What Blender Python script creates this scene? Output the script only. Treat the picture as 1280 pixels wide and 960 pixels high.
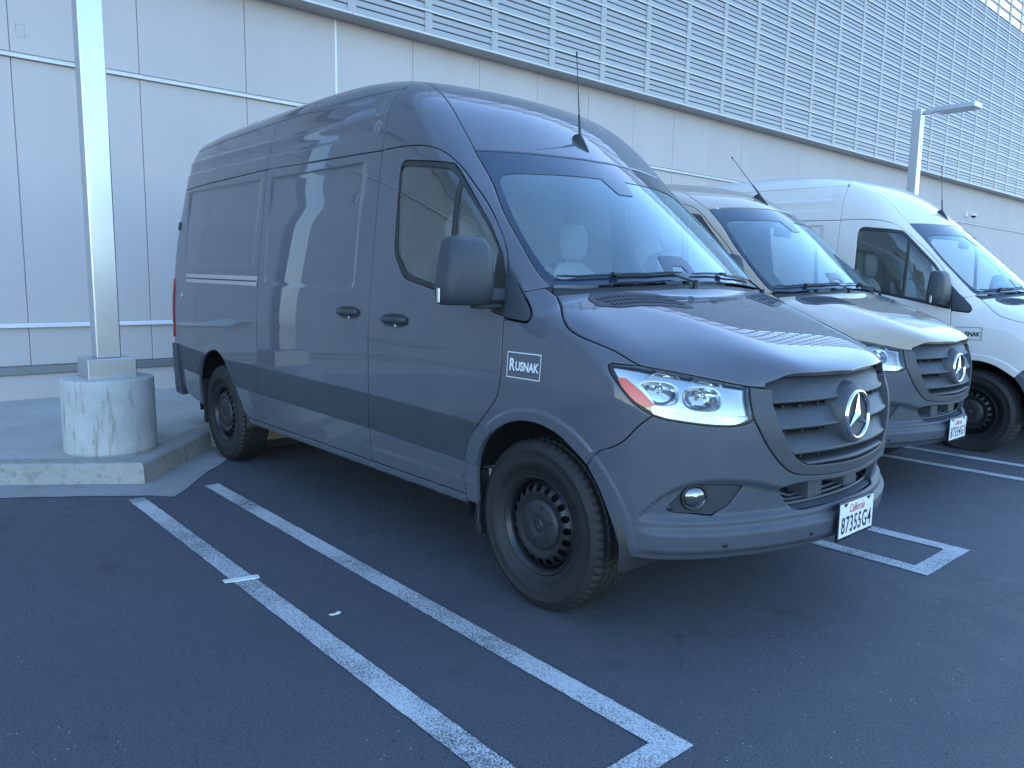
import bpy, bmesh, math, random
import numpy as np
from mathutils import Vector, Matrix, geometry
random.seed(7); rng=np.random.default_rng(7)
for o in list(bpy.data.objects): bpy.data.objects.remove(o)
scene=bpy.context.scene; COL=scene.collection

# ------------------------------------------------------------------ camera
cam=bpy.data.cameras.new('camera'); camo=bpy.data.objects.new('camera',cam); COL.objects.link(camo)
cam.sensor_fit='HORIZONTAL'; cam.sensor_width=36.0; cam.lens=36.0*959.17/1280.0
cam.clip_start=0.05; cam.clip_end=2000
CP=(2.39295,-3.20694,1.45443); YAW,PIT,ROL=2.422029,-.13231544,.01415216
_f=Vector((math.cos(YAW)*math.cos(PIT),math.sin(YAW)*math.cos(PIT),math.sin(PIT)))
_r=_f.cross(Vector((0,0,1))).normalized(); _u=_r.cross(_f)
_r,_u=math.cos(ROL)*_r+math.sin(ROL)*_u, -math.sin(ROL)*_r+math.cos(ROL)*_u
M=Matrix((( _r.x,_u.x,-_f.x,CP[0]),(_r.y,_u.y,-_f.y,CP[1]),(_r.z,_u.z,-_f.z,CP[2]),(0,0,0,1)))
camo.matrix_world=M; scene.camera=camo

# ------------------------------------------------------------------ light: sun stands behind the building, the yard lies in its shade
SUN_AZ=math.radians(134); SUN_EL=math.radians(26)      # direction towards the sun, azimuth counted from +x to +y
world=bpy.data.worlds.new('World'); scene.world=world; world.use_nodes=True
nt=world.node_tree; nt.nodes.clear()
wo=nt.nodes.new('ShaderNodeOutputWorld'); bg=nt.nodes.new('ShaderNodeBackground'); sk=nt.nodes.new('ShaderNodeTexSky')
sk.sky_type='NISHITA'; sk.sun_disc=False; sk.sun_elevation=SUN_EL; sk.sun_rotation=math.pi/2-SUN_AZ
sk.air_density=1.3; sk.dust_density=.3; sk.ozone_density=5.3; sk.altitude=50
bg.inputs['Strength'].default_value=0.15
nt.links.new(sk.outputs[0],bg.inputs[0]); nt.links.new(bg.outputs[0],wo.inputs[0])
sun=bpy.data.lights.new('sun','SUN'); sun.energy=2.0; sun.angle=math.radians(.53); sun.color=(1,.93,.82)
suno=bpy.data.objects.new('sun',sun); COL.objects.link(suno)
sd=Vector((math.cos(SUN_AZ)*math.cos(SUN_EL),math.sin(SUN_AZ)*math.cos(SUN_EL),math.sin(SUN_EL)))
suno.rotation_euler=sd.to_track_quat('Z','Y').to_euler(); suno.location=sd*60
vs=scene.view_settings; vs.view_transform='Standard'; vs.look='None'; vs.gamma=1.0; vs.use_curve_mapping=False; vs.exposure=2.25
scene.render.engine='CYCLES'; scene.cycles.max_bounces=6; scene.cycles.transparent_max_bounces=16

# ------------------------------------------------------------------ materials
MATS={}
def nmat(name):
    m=bpy.data.materials.new(name); m.use_nodes=True; MATS[name]=m
    n=m.node_tree; return m,n,n.nodes['Principled BSDF']
def noise(n,scale,detail=4,rough=.6,vec=None,dim='3D'):
    t=n.nodes.new('ShaderNodeTexNoise'); t.inputs['Scale'].default_value=scale; t.inputs['Detail'].default_value=detail; t.inputs['Roughness'].default_value=rough
    if vec is not None: n.links.new(vec,t.inputs['Vector'])
    return t.outputs['Fac']
def ramp(n,fac,stops):
    r=n.nodes.new('ShaderNodeValToRGB'); e=r.color_ramp.elements
    while len(e)<len(stops): e.new(.5)
    for k,(p,c) in zip(e,stops): k.position=p; k.color=(*c,1) if len(c)==3 else c
    n.links.new(fac,r.inputs[0]); return r.outputs[0]
def mixc(n,fac,a,b,mode='MIX'):
    m=n.nodes.new('ShaderNodeMix'); m.data_type='RGBA'; m.blend_type=mode
    for s,v in ((0,fac),(6,a),(7,b)):
        if isinstance(v,(int,float)): m.inputs[s].default_value=v
        elif isinstance(v,tuple): m.inputs[s].default_value=(*v,1)
        else: n.links.new(v,m.inputs[s])
    return m.outputs[2]
def math_(n,op,a,b=None):
    m=n.nodes.new('ShaderNodeMath'); m.operation=op
    for i,v in enumerate((a,b)):
        if v is None: continue
        if isinstance(v,(int,float)): m.inputs[i].default_value=v
        else: n.links.new(v,m.inputs[i])
    return m.outputs[0]
def bump(n,p,h,strength=.3,dist=.01):
    b=n.nodes.new('ShaderNodeBump'); b.inputs['Strength'].default_value=strength; b.inputs['Distance'].default_value=dist
    n.links.new(h,b.inputs['Height']); n.links.new(b.outputs[0],p.inputs['Normal'])
def gpos(n):
    return n.nodes.new('ShaderNodeNewGeometry').outputs['Position']
def opos(n):
    return n.nodes.new('ShaderNodeTexCoord').outputs['Object']
def stretch(n,v,s):
    m=n.nodes.new('ShaderNodeMapping'); m.inputs['Scale'].default_value=s; n.links.new(v,m.inputs['Vector']); return m.outputs[0]
def simple(name,col,rough=.5,metal=0,var=.12,scale=30,bmp=0,bscale=400,coat=0,spec=.5):
    m,n,p=nmat(name); v=opos(n)
    f=noise(n,scale,3,.6,v)
    a=tuple(c*(1-var) for c in col); b=tuple(min(1,c*(1+var)) for c in col)
    n.links.new(ramp(n,f,[(.3,a),(.7,b)]),p.inputs['Base Color'])
    p.inputs['Roughness'].default_value=rough; p.inputs['Metallic'].default_value=metal
    p.inputs['Coat Weight'].default_value=coat; p.inputs['Coat Roughness'].default_value=.02
    p.inputs['Specular IOR Level'].default_value=spec
    if bmp: bump(n,p,noise(n,bscale,3,.6,v),bmp,.002)
    return m
def paint(name,col,dust_haze=.5):
    m,n,p=nmat(name); v=opos(n)
    p.inputs['Base Color'].default_value=(*col,1)
    d=noise(n,2.2,6,.65,v); fine=noise(n,60,3,.7,v)
    f=math_(n,'MULTIPLY',ramp(n,d,[(.35,(0,0,0)),(.75,(1,1,1))]),.10*dust_haze)
    n.links.new(mixc(n,f,col,(.34,.31,.28)),p.inputs['Base Color'])
    p.inputs['Roughness'].default_value=.5; p.inputs['Specular IOR Level'].default_value=.12
    p.inputs['Coat Weight'].default_value=1; p.inputs['Coat IOR'].default_value=1.5
    n.links.new(ramp(n,fine,[(.3,(.0,)*3),(.8,(.006,)*3)]),p.inputs['Coat Roughness'])
    return m
def glass(name,tint,gloss=1.0,refl=1.75,tint2=(1,1,1),dust_haze=0.0):
    m=bpy.data.materials.new(name); m.use_nodes=True; MATS[name]=m; n=m.node_tree; n.nodes.clear()
    o=n.nodes.new('ShaderNodeOutputMaterial'); t=n.nodes.new('ShaderNodeBsdfTransparent'); g=n.nodes.new('ShaderNodeBsdfGlossy')
    t.inputs[0].default_value=(*tint,1); g.inputs['Roughness'].default_value=.005; g.inputs[0].default_value=(*tint2,1)
    f=n.nodes.new('ShaderNodeFresnel'); f.inputs[0].default_value=1.52
    k=math_(n,'MULTIPLY',f.outputs[0],refl); k=math_(n,'MINIMUM',k,1.0)
    x=n.nodes.new('ShaderNodeMixShader'); n.links.new(k,x.inputs[0]); n.links.new(t.outputs[0],x.inputs[1]); n.links.new(g.outputs[0],x.inputs[2])
    if dust_haze:  # pale bluish haze mixed into the pane colour to lift its brightness
        df=n.nodes.new('ShaderNodeBsdfDiffuse'); df.inputs[0].default_value=(.62,.72,.78,1); y=n.nodes.new('ShaderNodeMixShader')
        f2=noise(n,1.6,5,.6,opos(n)); n.links.new(math_(n,'MULTIPLY',ramp(n,f2,[(.3,(.75,)*3),(.7,(1.2,)*3)]),dust_haze),y.inputs[0]); n.links.new(x.outputs[0],y.inputs[1]); n.links.new(df.outputs[0],y.inputs[2]); x=y
    n.links.new(x.outputs[0],o.inputs[0]); return m

P_GREY=paint('paint_grey',(.078,.083,.103)); P_TAN=paint('paint_stone',(.35,.275,.20)); P_WHITE=paint('paint_white',(.66,.625,.60),.3)
PLASTIC=simple('bumper_plastic',(.068,.076,.095),.5,var=.07,scale=8,bmp=.15,bscale=900,spec=.4)
TRIM=simple('trim_plastic',(.040,.046,.056),.48,var=.08,scale=10,bmp=.12,bscale=900,spec=.4)
BLACK=simple('black_plastic',(.018,.018,.019),.45,var=.2,bmp=.1)
GLOSSBLACK=simple('gloss_black',(.010,.010,.011),.12,var=.1)
DARK=simple('underbody',(.012,.012,.012),.8,var=.3)
RUBBER=simple('rubber',(.0135,.0135,.014),.66,var=.18,scale=14,bmp=.2,bscale=700)
STEEL=simple('wheel_steel',(.015,.0155,.0175),.38,var=.15,scale=20)
CAPM=simple('hub_cap_plastic',(.022,.0225,.026),.5,var=.1)
CHROME=simple('chrome',(.82,.83,.85),.07,1,var=.03)
SILVER=simple('reflector_silver',(.80,.82,.84),.16,1,var=.04)
ALU=simple('aluminium',(.62,.62,.62),.28,1,var=.08,scale=60)
REDL=simple('red_lens',(.92,.11,.03),.4,var=.04)
TAILR=simple('tail_red',(.35,.012,.012),.15,var=.06,coat=1)
WHITEP=simple('white_print',(.72,.73,.75),.5,var=.03)
BLACKP=simple('black_print',(.015,.015,.015),.5,var=.05)
REDP=simple('red_print',(.55,.05,.05),.5,var=.05)
PLATEW=simple('plate_white',(.78,.79,.80),.35,var=.03)
SEAT=simple('seat_fabric',(.42,.42,.42),.9,var=.05,scale=60)
DASH=simple('dash_plastic',(.60,.60,.60),.7,var=.1,bmp=.2)
HOUSE=simple('lamp_housing',(.56,.58,.60),.22,.8,var=.05)
LINER=simple('cabin_liner',(.62,.62,.61),.8,var=.08)
G_WIND=glass('windscreen_glass',(.92,.97,.97),refl=1.5,tint2=(.74,.93,1.0),dust_haze=.115); G_SIDE=glass('side_glass',(.74,.82,.78),refl=2.0,dust_haze=.03); G_FOG=glass('fog_glass',(.9,.92,.92),refl=5.0); G_LENS=glass('lens_glass',(.97,.98,.98),refl=1.1)
STRIPM=simple('lamp_strip',(.30,.31,.32),.3,.4,var=.05)
GRILLE=simple('grille_plastic',(.046,.051,.062),.5,var=.06,scale=12)
FRIT=simple('frit_black',(.018,.030,.052),.03,var=.05,coat=.15)

# ------------------------------------------------------------------ scene helpers
def put(o,parent=None):
    COL.objects.link(o)
    if parent is not None: o.parent=parent
    return o
def obj(name,me,mat,parent=None):
    o=bpy.data.objects.new(name,me); put(o,parent)
    if mat is not None:
        if len(me.materials)==0: me.materials.append(None)
        o.material_slots[0].link='OBJECT'; o.material_slots[0].material=mat
    return o
def thing(name,label,cat,loc=(0,0,0),rz=0,group=None):
    o=bpy.data.objects.new(name,None); o.empty_display_size=.2; put(o); o.location=loc; o.rotation_euler=(0,0,rz)
    return tag(o,label,cat,group)
def tag(o,label=None,cat=None,group=None,kind=None):
    if label: o['label']=label
    if cat: o['category']=cat
    if group: o['group']=group
    if kind: o['kind']=kind
    return o
def mesh(name,V,Fc,smooth=False,normals=None):
    me=bpy.data.meshes.new(name); me.from_pydata([tuple(map(float,v)) for v in V],[],[tuple(int(i) for i in f) for f in Fc]); me.update()
    if smooth:
        me.polygons.foreach_set('use_smooth',[True]*len(me.polygons))
    if normals is not None:
        me.normals_split_custom_set_from_vertices([tuple(map(float,v)) for v in normals])
    return me
class MB:
    """collects simple solids into one mesh"""
    def __init__(s): s.V=[]; s.F=[]; s.sm=[]
    def add(s,V,F,smooth=False):
        b=len(s.V); s.V+= [tuple(v) for v in V]; s.F+=[tuple(i+b for i in f) for f in F]; s.sm+=[smooth]*len(F); return s
    def box(s,x0,x1,y0,y1,z0,z1,bev=0.0,M=None):
        if bev<=0:
            V=[(x,y,z) for x in (x0,x1) for y in (y0,y1) for z in (z0,z1)]
            F=[(0,1,3,2),(4,6,7,5),(0,4,5,1),(2,3,7,6),(0,2,6,4),(1,5,7,3)]
        else:
            bm=bmesh.new(); bmesh.ops.create_cube(bm,size=1)
            for v in bm.verts: v.co=Vector(((x0+x1)/2+v.co.x*(x1-x0),(y0+y1)/2+v.co.y*(y1-y0),(z0+z1)/2+v.co.z*(z1-z0)))
            bmesh.ops.bevel(bm,geom=list(bm.edges),offset=bev,segments=1,affect='EDGES')
            bm.verts.index_update(); V=[tuple(v.co) for v in bm.verts]; F=[tuple(v.index for v in f.verts) for f in bm.faces]; bm.free()
        if M is not None: V=[tuple(M@Vector(v)) for v in V]
        return s.add(V,F)
    def grid(s,P,closed_u=False,closed_v=False,smooth=True,cap=False):
        """P array (nu,nv,3) -> quads"""
        P=np.asarray(P,float); nu,nv=P.shape[:2]; V=P.reshape(-1,3); F=[]
        for i in range(nu if closed_u else nu-1):
            for j in range(nv if closed_v else nv-1):
                a,b=i,(i+1)%nu; c,d=j,(j+1)%nv
                F.append((a*nv+c,b*nv+c,b*nv+d,a*nv+d))
        s.add(V,F,smooth)
        if cap:
            if closed_v:
                s.add(P[0][::-1],[tuple(range(nv))]); s.add(P[-1],[tuple(range(nv))])
        return s
    def tube(s,path,r,n=10,smooth=True):
        path=[np.array(q,float) for q in path]; rr=r if hasattr(r,'__len__') else [r]*len(path); rows=[]
        for i,q in enumerate(path):
            t=path[min(i+1,len(path)-1)]-path[max(i-1,0)]; t/=np.linalg.norm(t)
            a=np.cross(t,[0,0,1] if abs(t[2])<.9 else [1,0,0]); a/=np.linalg.norm(a); b=np.cross(t,a)
            rows.append([q+rr[i]*(math.cos(k*2*math.pi/n)*a+math.sin(k*2*math.pi/n)*b) for k in range(n)])
        return s.grid(rows,False,True,smooth,cap=True)
    def lathe(s,prof,n=48,c=(0,0,0),axis='z',smooth=True,mod=None):
        rows=[]
        for k in range(n):
            a=2*math.pi*k/n; row=[]
            for i,(r,h) in enumerate(prof):
                rr=r+(mod(i,k) if mod else 0)
                p_=(rr*math.cos(a),rr*math.sin(a),h)
                if axis=='y': p_=(rr*math.cos(a),h,rr*math.sin(a))
                if axis=='x': p_=(h,rr*math.cos(a),rr*math.sin(a))
                row.append((p_[0]+c[0],p_[1]+c[1],p_[2]+c[2]))
            rows.append(row)
        return s.grid(rows,True,False,smooth)
    def mesh(s,name):
        me=mesh(name,s.V,s.F); me.polygons.foreach_set('use_smooth',s.sm)
        bm=bmesh.new(); bm.from_mesh(me); bmesh.ops.recalc_face_normals(bm,faces=bm.faces); bm.to_mesh(me); bm.free()
        return me
    def build(s,name,mat,parent=None): return obj(name,s.mesh(name),mat,parent)

def cr(pts,ds=.02,closed=False):
    """Catmull-Rom through 2D/3D points, resampled to ~ds"""
    P=np.array(pts,float); n=len(P); out=[]
    seg=range(n if closed else n-1)
    for i in seg:
        p0=P[(i-1)%n] if closed or i>0 else 2*P[0]-P[1]; p1=P[i]; p2=P[(i+1)%n]; p3=P[(i+2)%n] if closed or i<n-2 else 2*P[-1]-P[-2]
        L=np.linalg.norm(p2-p1); k=max(1,int(math.ceil(L/ds)))
        # centripetal parametrisation
        t0=0; t1=t0+max(np.linalg.norm(p1-p0),1e-6)**.5; t2=t1+max(L,1e-6)**.5; t3=t2+max(np.linalg.norm(p3-p2),1e-6)**.5
        for j in range(k):
            t=t1+(t2-t1)*j/k
            A1=(t1-t)/(t1-t0)*p0+(t-t0)/(t1-t0)*p1; A2=(t2-t)/(t2-t1)*p1+(t-t1)/(t2-t1)*p2; A3=(t3-t)/(t3-t2)*p2+(t-t2)/(t3-t2)*p3
            B1=(t2-t)/(t2-t0)*A1+(t-t0)/(t2-t0)*A2; B2=(t3-t)/(t3-t1)*A2+(t-t1)/(t3-t1)*A3
            out.append((t2-t)/(t2-t1)*B1+(t-t1)/(t2-t1)*B2)
    if not closed: out.append(P[-1])
    return [tuple(q) for q in out]
def ln(pts,ds=.03):
    P=np.array(pts,float); out=[]
    for a,b in zip(P[:-1],P[1:]):
        k=max(1,int(math.ceil(np.linalg.norm(b-a)/ds)))
        out+=[tuple(a+(b-a)*j/k) for j in range(k)]
    return out+[tuple(P[-1])]
def rnd(pts,r,ds=.02):
    """closed polygon with filleted corners; r number or list"""
    P=[np.array(q,float) for q in pts]; n=len(P); out=[]
    rs=r if hasattr(r,'__len__') else [r]*n
    for i in range(n):
        a,b,c=P[i-1],P[i],P[(i+1)%n]; u=a-b; v=c-b; lu,lv=np.linalg.norm(u),np.linalg.norm(v); u/=lu; v/=lv
        ang=math.acos(max(-1,min(1,float(u@v)))); d=min(rs[i]/max(math.tan(ang/2),1e-3),.49*lu,.49*lv)
        p,q=b+u*d,b+v*d; k=max(2,int(d*1.6/ds)+2) if rs[i]>0 else 1
        if rs[i]<=0: out.append(b); continue
        for j in range(k+1):
            t=j/k; out.append((1-t)**2*p+2*t*(1-t)*b+t*t*q)
    out.append(out[0]); return ln(out,ds)[:-1]
# ------------------------------------------------------------------ van body surface (metres; x forward from the front axle, y left, z up)
class Spl:
    def __init__(s,xs,ys):
        x=np.array(xs,float); y=np.array(ys,float)
        if x[0]>x[-1]: x=x[::-1]; y=y[::-1]
        n=len(x); h=np.diff(x); A=np.eye(n); b=np.zeros(n)
        for i in range(1,n-1):
            A[i,i-1]=h[i-1]; A[i,i]=2*(h[i-1]+h[i]); A[i,i+1]=h[i]
            b[i]=6*((y[i+1]-y[i])/h[i]-(y[i]-y[i-1])/h[i-1])
        s.x,s.y,s.m,s.h=x,y,np.linalg.solve(A,b),h
    def __call__(s,t):
        t=np.asarray(t,float); tc=np.clip(t,s.x[0],s.x[-1])
        i=np.clip(np.searchsorted(s.x,tc)-1,0,len(s.h)-1); h=s.h[i]
        a=(s.x[i+1]-tc)/h; b=(tc-s.x[i])/h
        v=a*s.y[i]+b*s.y[i+1]+((a**3-a)*s.m[i]+(b**3-b)*s.m[i+1])*h*h/6
        e0=(s.y[1]-s.y[0])/s.h[0]-s.h[0]*(2*s.m[0]+s.m[1])/6
        e1=(s.y[-1]-s.y[-2])/s.h[-1]+s.h[-1]*(2*s.m[-1]+s.m[-2])/6
        return v+np.where(t<s.x[0],(t-s.x[0])*e0,0)+np.where(t>s.x[-1],(t-s.x[-1])*e1,0)
def sst(a,b,t):
    t=np.clip((t-a)/(b-a),0,1); return t*t*t*(t*(6*t-15)+10)
def smax(a,b,r):
    h=np.maximum(r-np.abs(a-b),0)/r; return np.maximum(a,b)+h**3*r/6
def rrect(x,z,x0,x1,z0,z1,r):
    qx=np.abs(x-(x0+x1)/2)-(x1-x0)/2+r; qz=np.abs(z-(z0+z1)/2)-(z1-z0)/2+r
    return np.hypot(np.maximum(qx,0),np.maximum(qz,0))+np.minimum(np.maximum(qx,qz),0)-r
REC=[(-2.755,-1.50,1.380,2.112),(-4.47,-2.925,1.490,2.112)]    # stamped recesses of the load-bay sides
class Body:
    def __init__(s,high=True):
        s.high=high
        s.sec=Spl([.25,.42,.60,.80,1.0,1.2,1.45,1.8,2.1,2.4,2.7,2.9],[.957,.988,1.003,1.009,1.010,1.005,.985,.948,.912,.868,.812,.77])
        s.gx=Spl([-5,-1.5,-1.1,-.7,-.3,.1,.5,1.0],[0,0,.004,.022,.055,.10,.155,.23])
        if high:
            s.zt=Spl([.5,.15,-.2,-.58,-.72,-.9,-1.1,-1.35,-1.7,-2.1,-3,-4,-4.9],[1.08,1.44,1.775,2.115,2.235,2.38,2.500,2.595,2.665,2.695,2.705,2.695,2.67])
        else:
            s.zt=Spl([.5,.15,-.2,-.58,-.72,-.9,-1.1,-1.4,-1.8,-2.2,-3,-4,-4.9],[1.08,1.44,1.775,2.115,2.210,2.285,2.335,2.375,2.40,2.415,2.425,2.42,2.39])
        s.zh=Spl([1.1,.95,.85,.6,.3,.1,0,-.3],[.99,1.10,1.155,1.262,1.365,1.42,1.442,1.50])
        s.yc=Spl([-.2,.1,.4,.7,.9,1.1],[.66,.60,.50,.42,.37,.35])
        s.xn=Spl([.2,.28,.36,.46,.56,.66,.8,.95,1.05,1.15,1.3],[.83,.885,.91,.93,.942,.95,.955,.955,.945,.93,.90])
        s.brow=Spl([0,.3,.45,.56,.68,.78,.85,.90,.95],[.655,.66,.675,.705,.722,.722,.70,.655,.57])
    def Ys(s,x,z):
        y=s.sec(z)-s.gx(x)*sst(.95,1.75,z)
        y=y-.045*sst(-3.6,-5.1,x)
        zz=z+(x+1.5)*.020                      # the stampings rise gently towards the tail
        for (a,b,c,d) in REC:
            y=y-.0035*sst(0.004,-.040,rrect(x,zz,a,b,c,d,.075))-.011*sst(.003,-.012,zz-d)*sst(0.02,-.05,rrect(x,zz,a,b,c-.3,d+.3,.075))*sst(c-.02,c+.06,zz)*sst(.35,.10,d-zz)
        y=y+.0022*sst(1.09,1.16,z)*sst(.5,.2,x)
        if s.high:
            w=sst(-1.36,-1.50,x)*sst(-4.75,-4.60,x)
            y=y-w*(.010*sst(2.255,2.275,zz)*sst(2.37,2.30,zz)+.010*sst(2.36,2.385,zz)*sst(2.52,2.44,zz))
        rf=np.hypot(x-.035,(z-.40)); rr=np.hypot(x+3.62,(z-.42))
        y=y+.007*(sst(.525,.505,rf)+sst(.53,.51,rr))*sst(.35,.45,z)
        return y
    def crown(s,x,y):
        w=sst(-1.5,-.5,x)
        return y*y*((.275)*w+.07*(1-w))
    def Ztop(s,x,y):
        zc=s.zt(x)-s.crown(x,y)
        ay=np.abs(y); d=(ay-s.yc(x))/.035
        zh=s.zh(x)-.03*y*y-.20*.035*np.logaddexp(0,d)
        zh=np.where(x<-.1,zh-(-.1-x)*2,zh)
        return smax(zc,zh,.03)
    def F(s,P):
        x,y,z=P[...,0],P[...,1],P[...,2]; ay=np.abs(y)
        side=ay-s.Ys(x,z)
        sl=sst(-2.0,-.7,x)*sst(.45,.1,x)
        top=(z-s.Ztop(x,y))/np.sqrt(1+.75*sl)
        r1=(.42-.28*sst(-1.7,-.6,x)) if s.high else (.26-.12*sst(-1.6,-.6,x))
        r1=r1+.03*sst(.0,.4,x)
        a=smax(side,top,r1)
        c=.34*y*y+.03*y**4
        br=s.brow(np.minimum(ay,.96)); wy=sst(.97,.90,ay)
        fr=x-(s.xn(z)-c)+wy*(.026*sst(0,.045,br-z)*sst(.49,.53,z)-.030*sst(.575,.535,z)*sst(.40,.44,z)*.9)
        r2=.34-.24*sst(1.0,1.12,z)*sst(.75,.3,ay)
        a=smax(a,fr,r2)
        a=smax(a,-4.89-x+.06*y*y+.07*sst(1.6,2.6,z),.16+.22*sst(1.5,2.4,z))
        return smax(a,.368-z,.07)
    def N(s,P,e=4e-4):
        g=np.stack([s.F(P+np.eye(3)[k]*e)-s.F(P-np.eye(3)[k]*e) for k in range(3)],-1)
        return g/np.maximum(np.linalg.norm(g,axis=-1,keepdims=True),1e-9)
    def cast(s,O,D,t1):
        lo=np.zeros(O.shape[:-1]); hi=np.full(O.shape[:-1],float(t1))
        for _ in range(5):
            m=(lo+hi)/2; f=s.F(O+D*m[...,None])<0
            lo=np.where(f,m,lo); hi=np.where(f,hi,m)
        flo=s.F(O+D*lo[...,None]); fhi=s.F(O+D*hi[...,None]); side=np.zeros_like(lo)
        for _ in range(9):                      # Illinois iterations
            den=fhi-flo; m=np.where(np.abs(den)>1e-12,(lo*fhi-hi*flo)/np.where(np.abs(den)>1e-12,den,1),(lo+hi)/2); m=np.clip(m,np.minimum(lo,hi),np.maximum(lo,hi))
            f=s.F(O+D*m[...,None]); neg=f<0
            fhi=np.where(neg&(side==-1),fhi*.5,fhi); flo=np.where(~neg&(side==1),flo*.5,flo)
            lo=np.where(neg,m,lo); flo=np.where(neg,f,flo); hi=np.where(neg,hi,m); fhi=np.where(neg,fhi,f); side=np.where(neg,-1,1)
        return O+D*m[...,None]
def z0(n): return np.zeros(n)
LIFTS={}
class Chart:
    def __init__(s,to2,rays,t1,shared=False): s.to2=to2; s.rays=rays; s.t1=t1; s.shared=shared
    def lift(s,B,uv):
        uv=np.asarray(uv,float); k=(B.high or s.shared,id(s),uv.tobytes())
        if k not in LIFTS:
            O,D=s.rays(uv); LIFTS[k]=B.cast(O,D,s.t1)
        return LIFTS[k].copy()
A_=np.asarray
C_SIDE=Chart(lambda P:A_(P)[:,[0,2]], lambda q:(np.stack([q[:,0],z0(len(q)),q[:,1]],-1),np.tile([0,-1.,0],(len(q),1))),1.35)
C_ROOF=Chart(lambda P:np.stack([A_(P)[:,0],np.arctan2(A_(P)[:,1],A_(P)[:,2]-1.2)*1.2],-1),
    lambda q:(np.stack([q[:,0],z0(len(q)),z0(len(q))+1.2],-1),np.stack([z0(len(q)),np.sin(q[:,1]/1.2),np.cos(q[:,1]/1.2)],-1)),2.2)
C_NOSE=Chart(lambda P:np.stack([np.arctan2(A_(P)[:,1],A_(P)[:,0])*.95,A_(P)[:,2]],-1),
    lambda q:(np.stack([z0(len(q)),z0(len(q)),q[:,1]],-1),np.stack([np.cos(q[:,0]/.95),np.sin(q[:,0]/.95),z0(len(q))],-1)),1.6,True)
_hc,_hs=math.cos(.6),math.sin(.6)
C_HOOD=Chart(lambda P:np.stack([(A_(P)[:,0]-.2)*_hc-(A_(P)[:,2]-.9)*_hs,A_(P)[:,1]],-1),
    lambda q:(np.stack([.2+q[:,0]*_hc,q[:,1],.9-q[:,0]*_hs],-1),np.tile([_hs,0,_hc],(len(q),1))),1.3)
C_REAR=Chart(lambda P:np.stack([np.arctan2(A_(P)[:,1],-4.1-A_(P)[:,0]),A_(P)[:,2]],-1),
    lambda q:(np.stack([z0(len(q))-4.1,z0(len(q)),q[:,1]],-1),np.stack([-np.cos(q[:,0]),np.sin(q[:,0]),z0(len(q))],-1)),1.5)

def inside(loops,q):
    q=np.asarray(q,float); c=np.zeros(len(q),bool)
    for L in loops:
        L=np.asarray(L,float); a=L; b=np.roll(L,-1,0)
        for (x1,y1),(x2,y2) in zip(a,b):
            if y1==y2: continue
            k=((y1>q[:,1])!=(y2>q[:,1]))
            c^=k&(q[:,0]<(x2-x1)*(q[:,1]-y1)/(y2-y1)+x1)
    return c
def edge_dist(loops,q):
    d=np.full(len(q),1e9)
    for L in loops:
        L=np.asarray(L,float); a=L; b=np.roll(L,-1,0)
        for s in range(0,len(a),64):
            A,Bv=a[s:s+64],b[s:s+64]; ab=Bv-A; l2=np.maximum((ab**2).sum(1),1e-12)
            t=np.clip(((q[:,None]-A)*ab).sum(2)/l2,0,1); dd=np.linalg.norm(q[:,None]-(A+t[...,None]*ab),axis=2).min(1)
            d=np.minimum(d,dd)
    return d
def area(L):
    L=np.asarray(L); x,y=L[:,0],L[:,1]; return .5*np.sum(x*np.roll(y,-1)-y*np.roll(x,-1))
def offs(L,d):
    """move a closed loop d to its left (inwards for a counter-clockwise loop)"""
    L=np.asarray(L,float); e=np.roll(L,-1,0)-L; e/=np.maximum(np.linalg.norm(e,axis=1,keepdims=True),1e-9)
    n=np.stack([-e[:,1],e[:,0]],1); n0=np.roll(n,1,0); m=n+n0; l=np.linalg.norm(m,axis=1,keepdims=True); m/=np.maximum(l,1e-6)
    k=1/np.clip((m*n).sum(1),.45,1)
    return L+m*(d*k)[:,None]
def clean(L,eps=1e-3):
    L=[np.asarray(q,float) for q in L]; out=[L[0]]
    for q in L[1:]:
        if np.linalg.norm(q-out[-1])>eps: out.append(q)
    if np.linalg.norm(out[-1]-out[0])<eps: out.pop()
    return np.array(out)
CACHE={}
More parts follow.
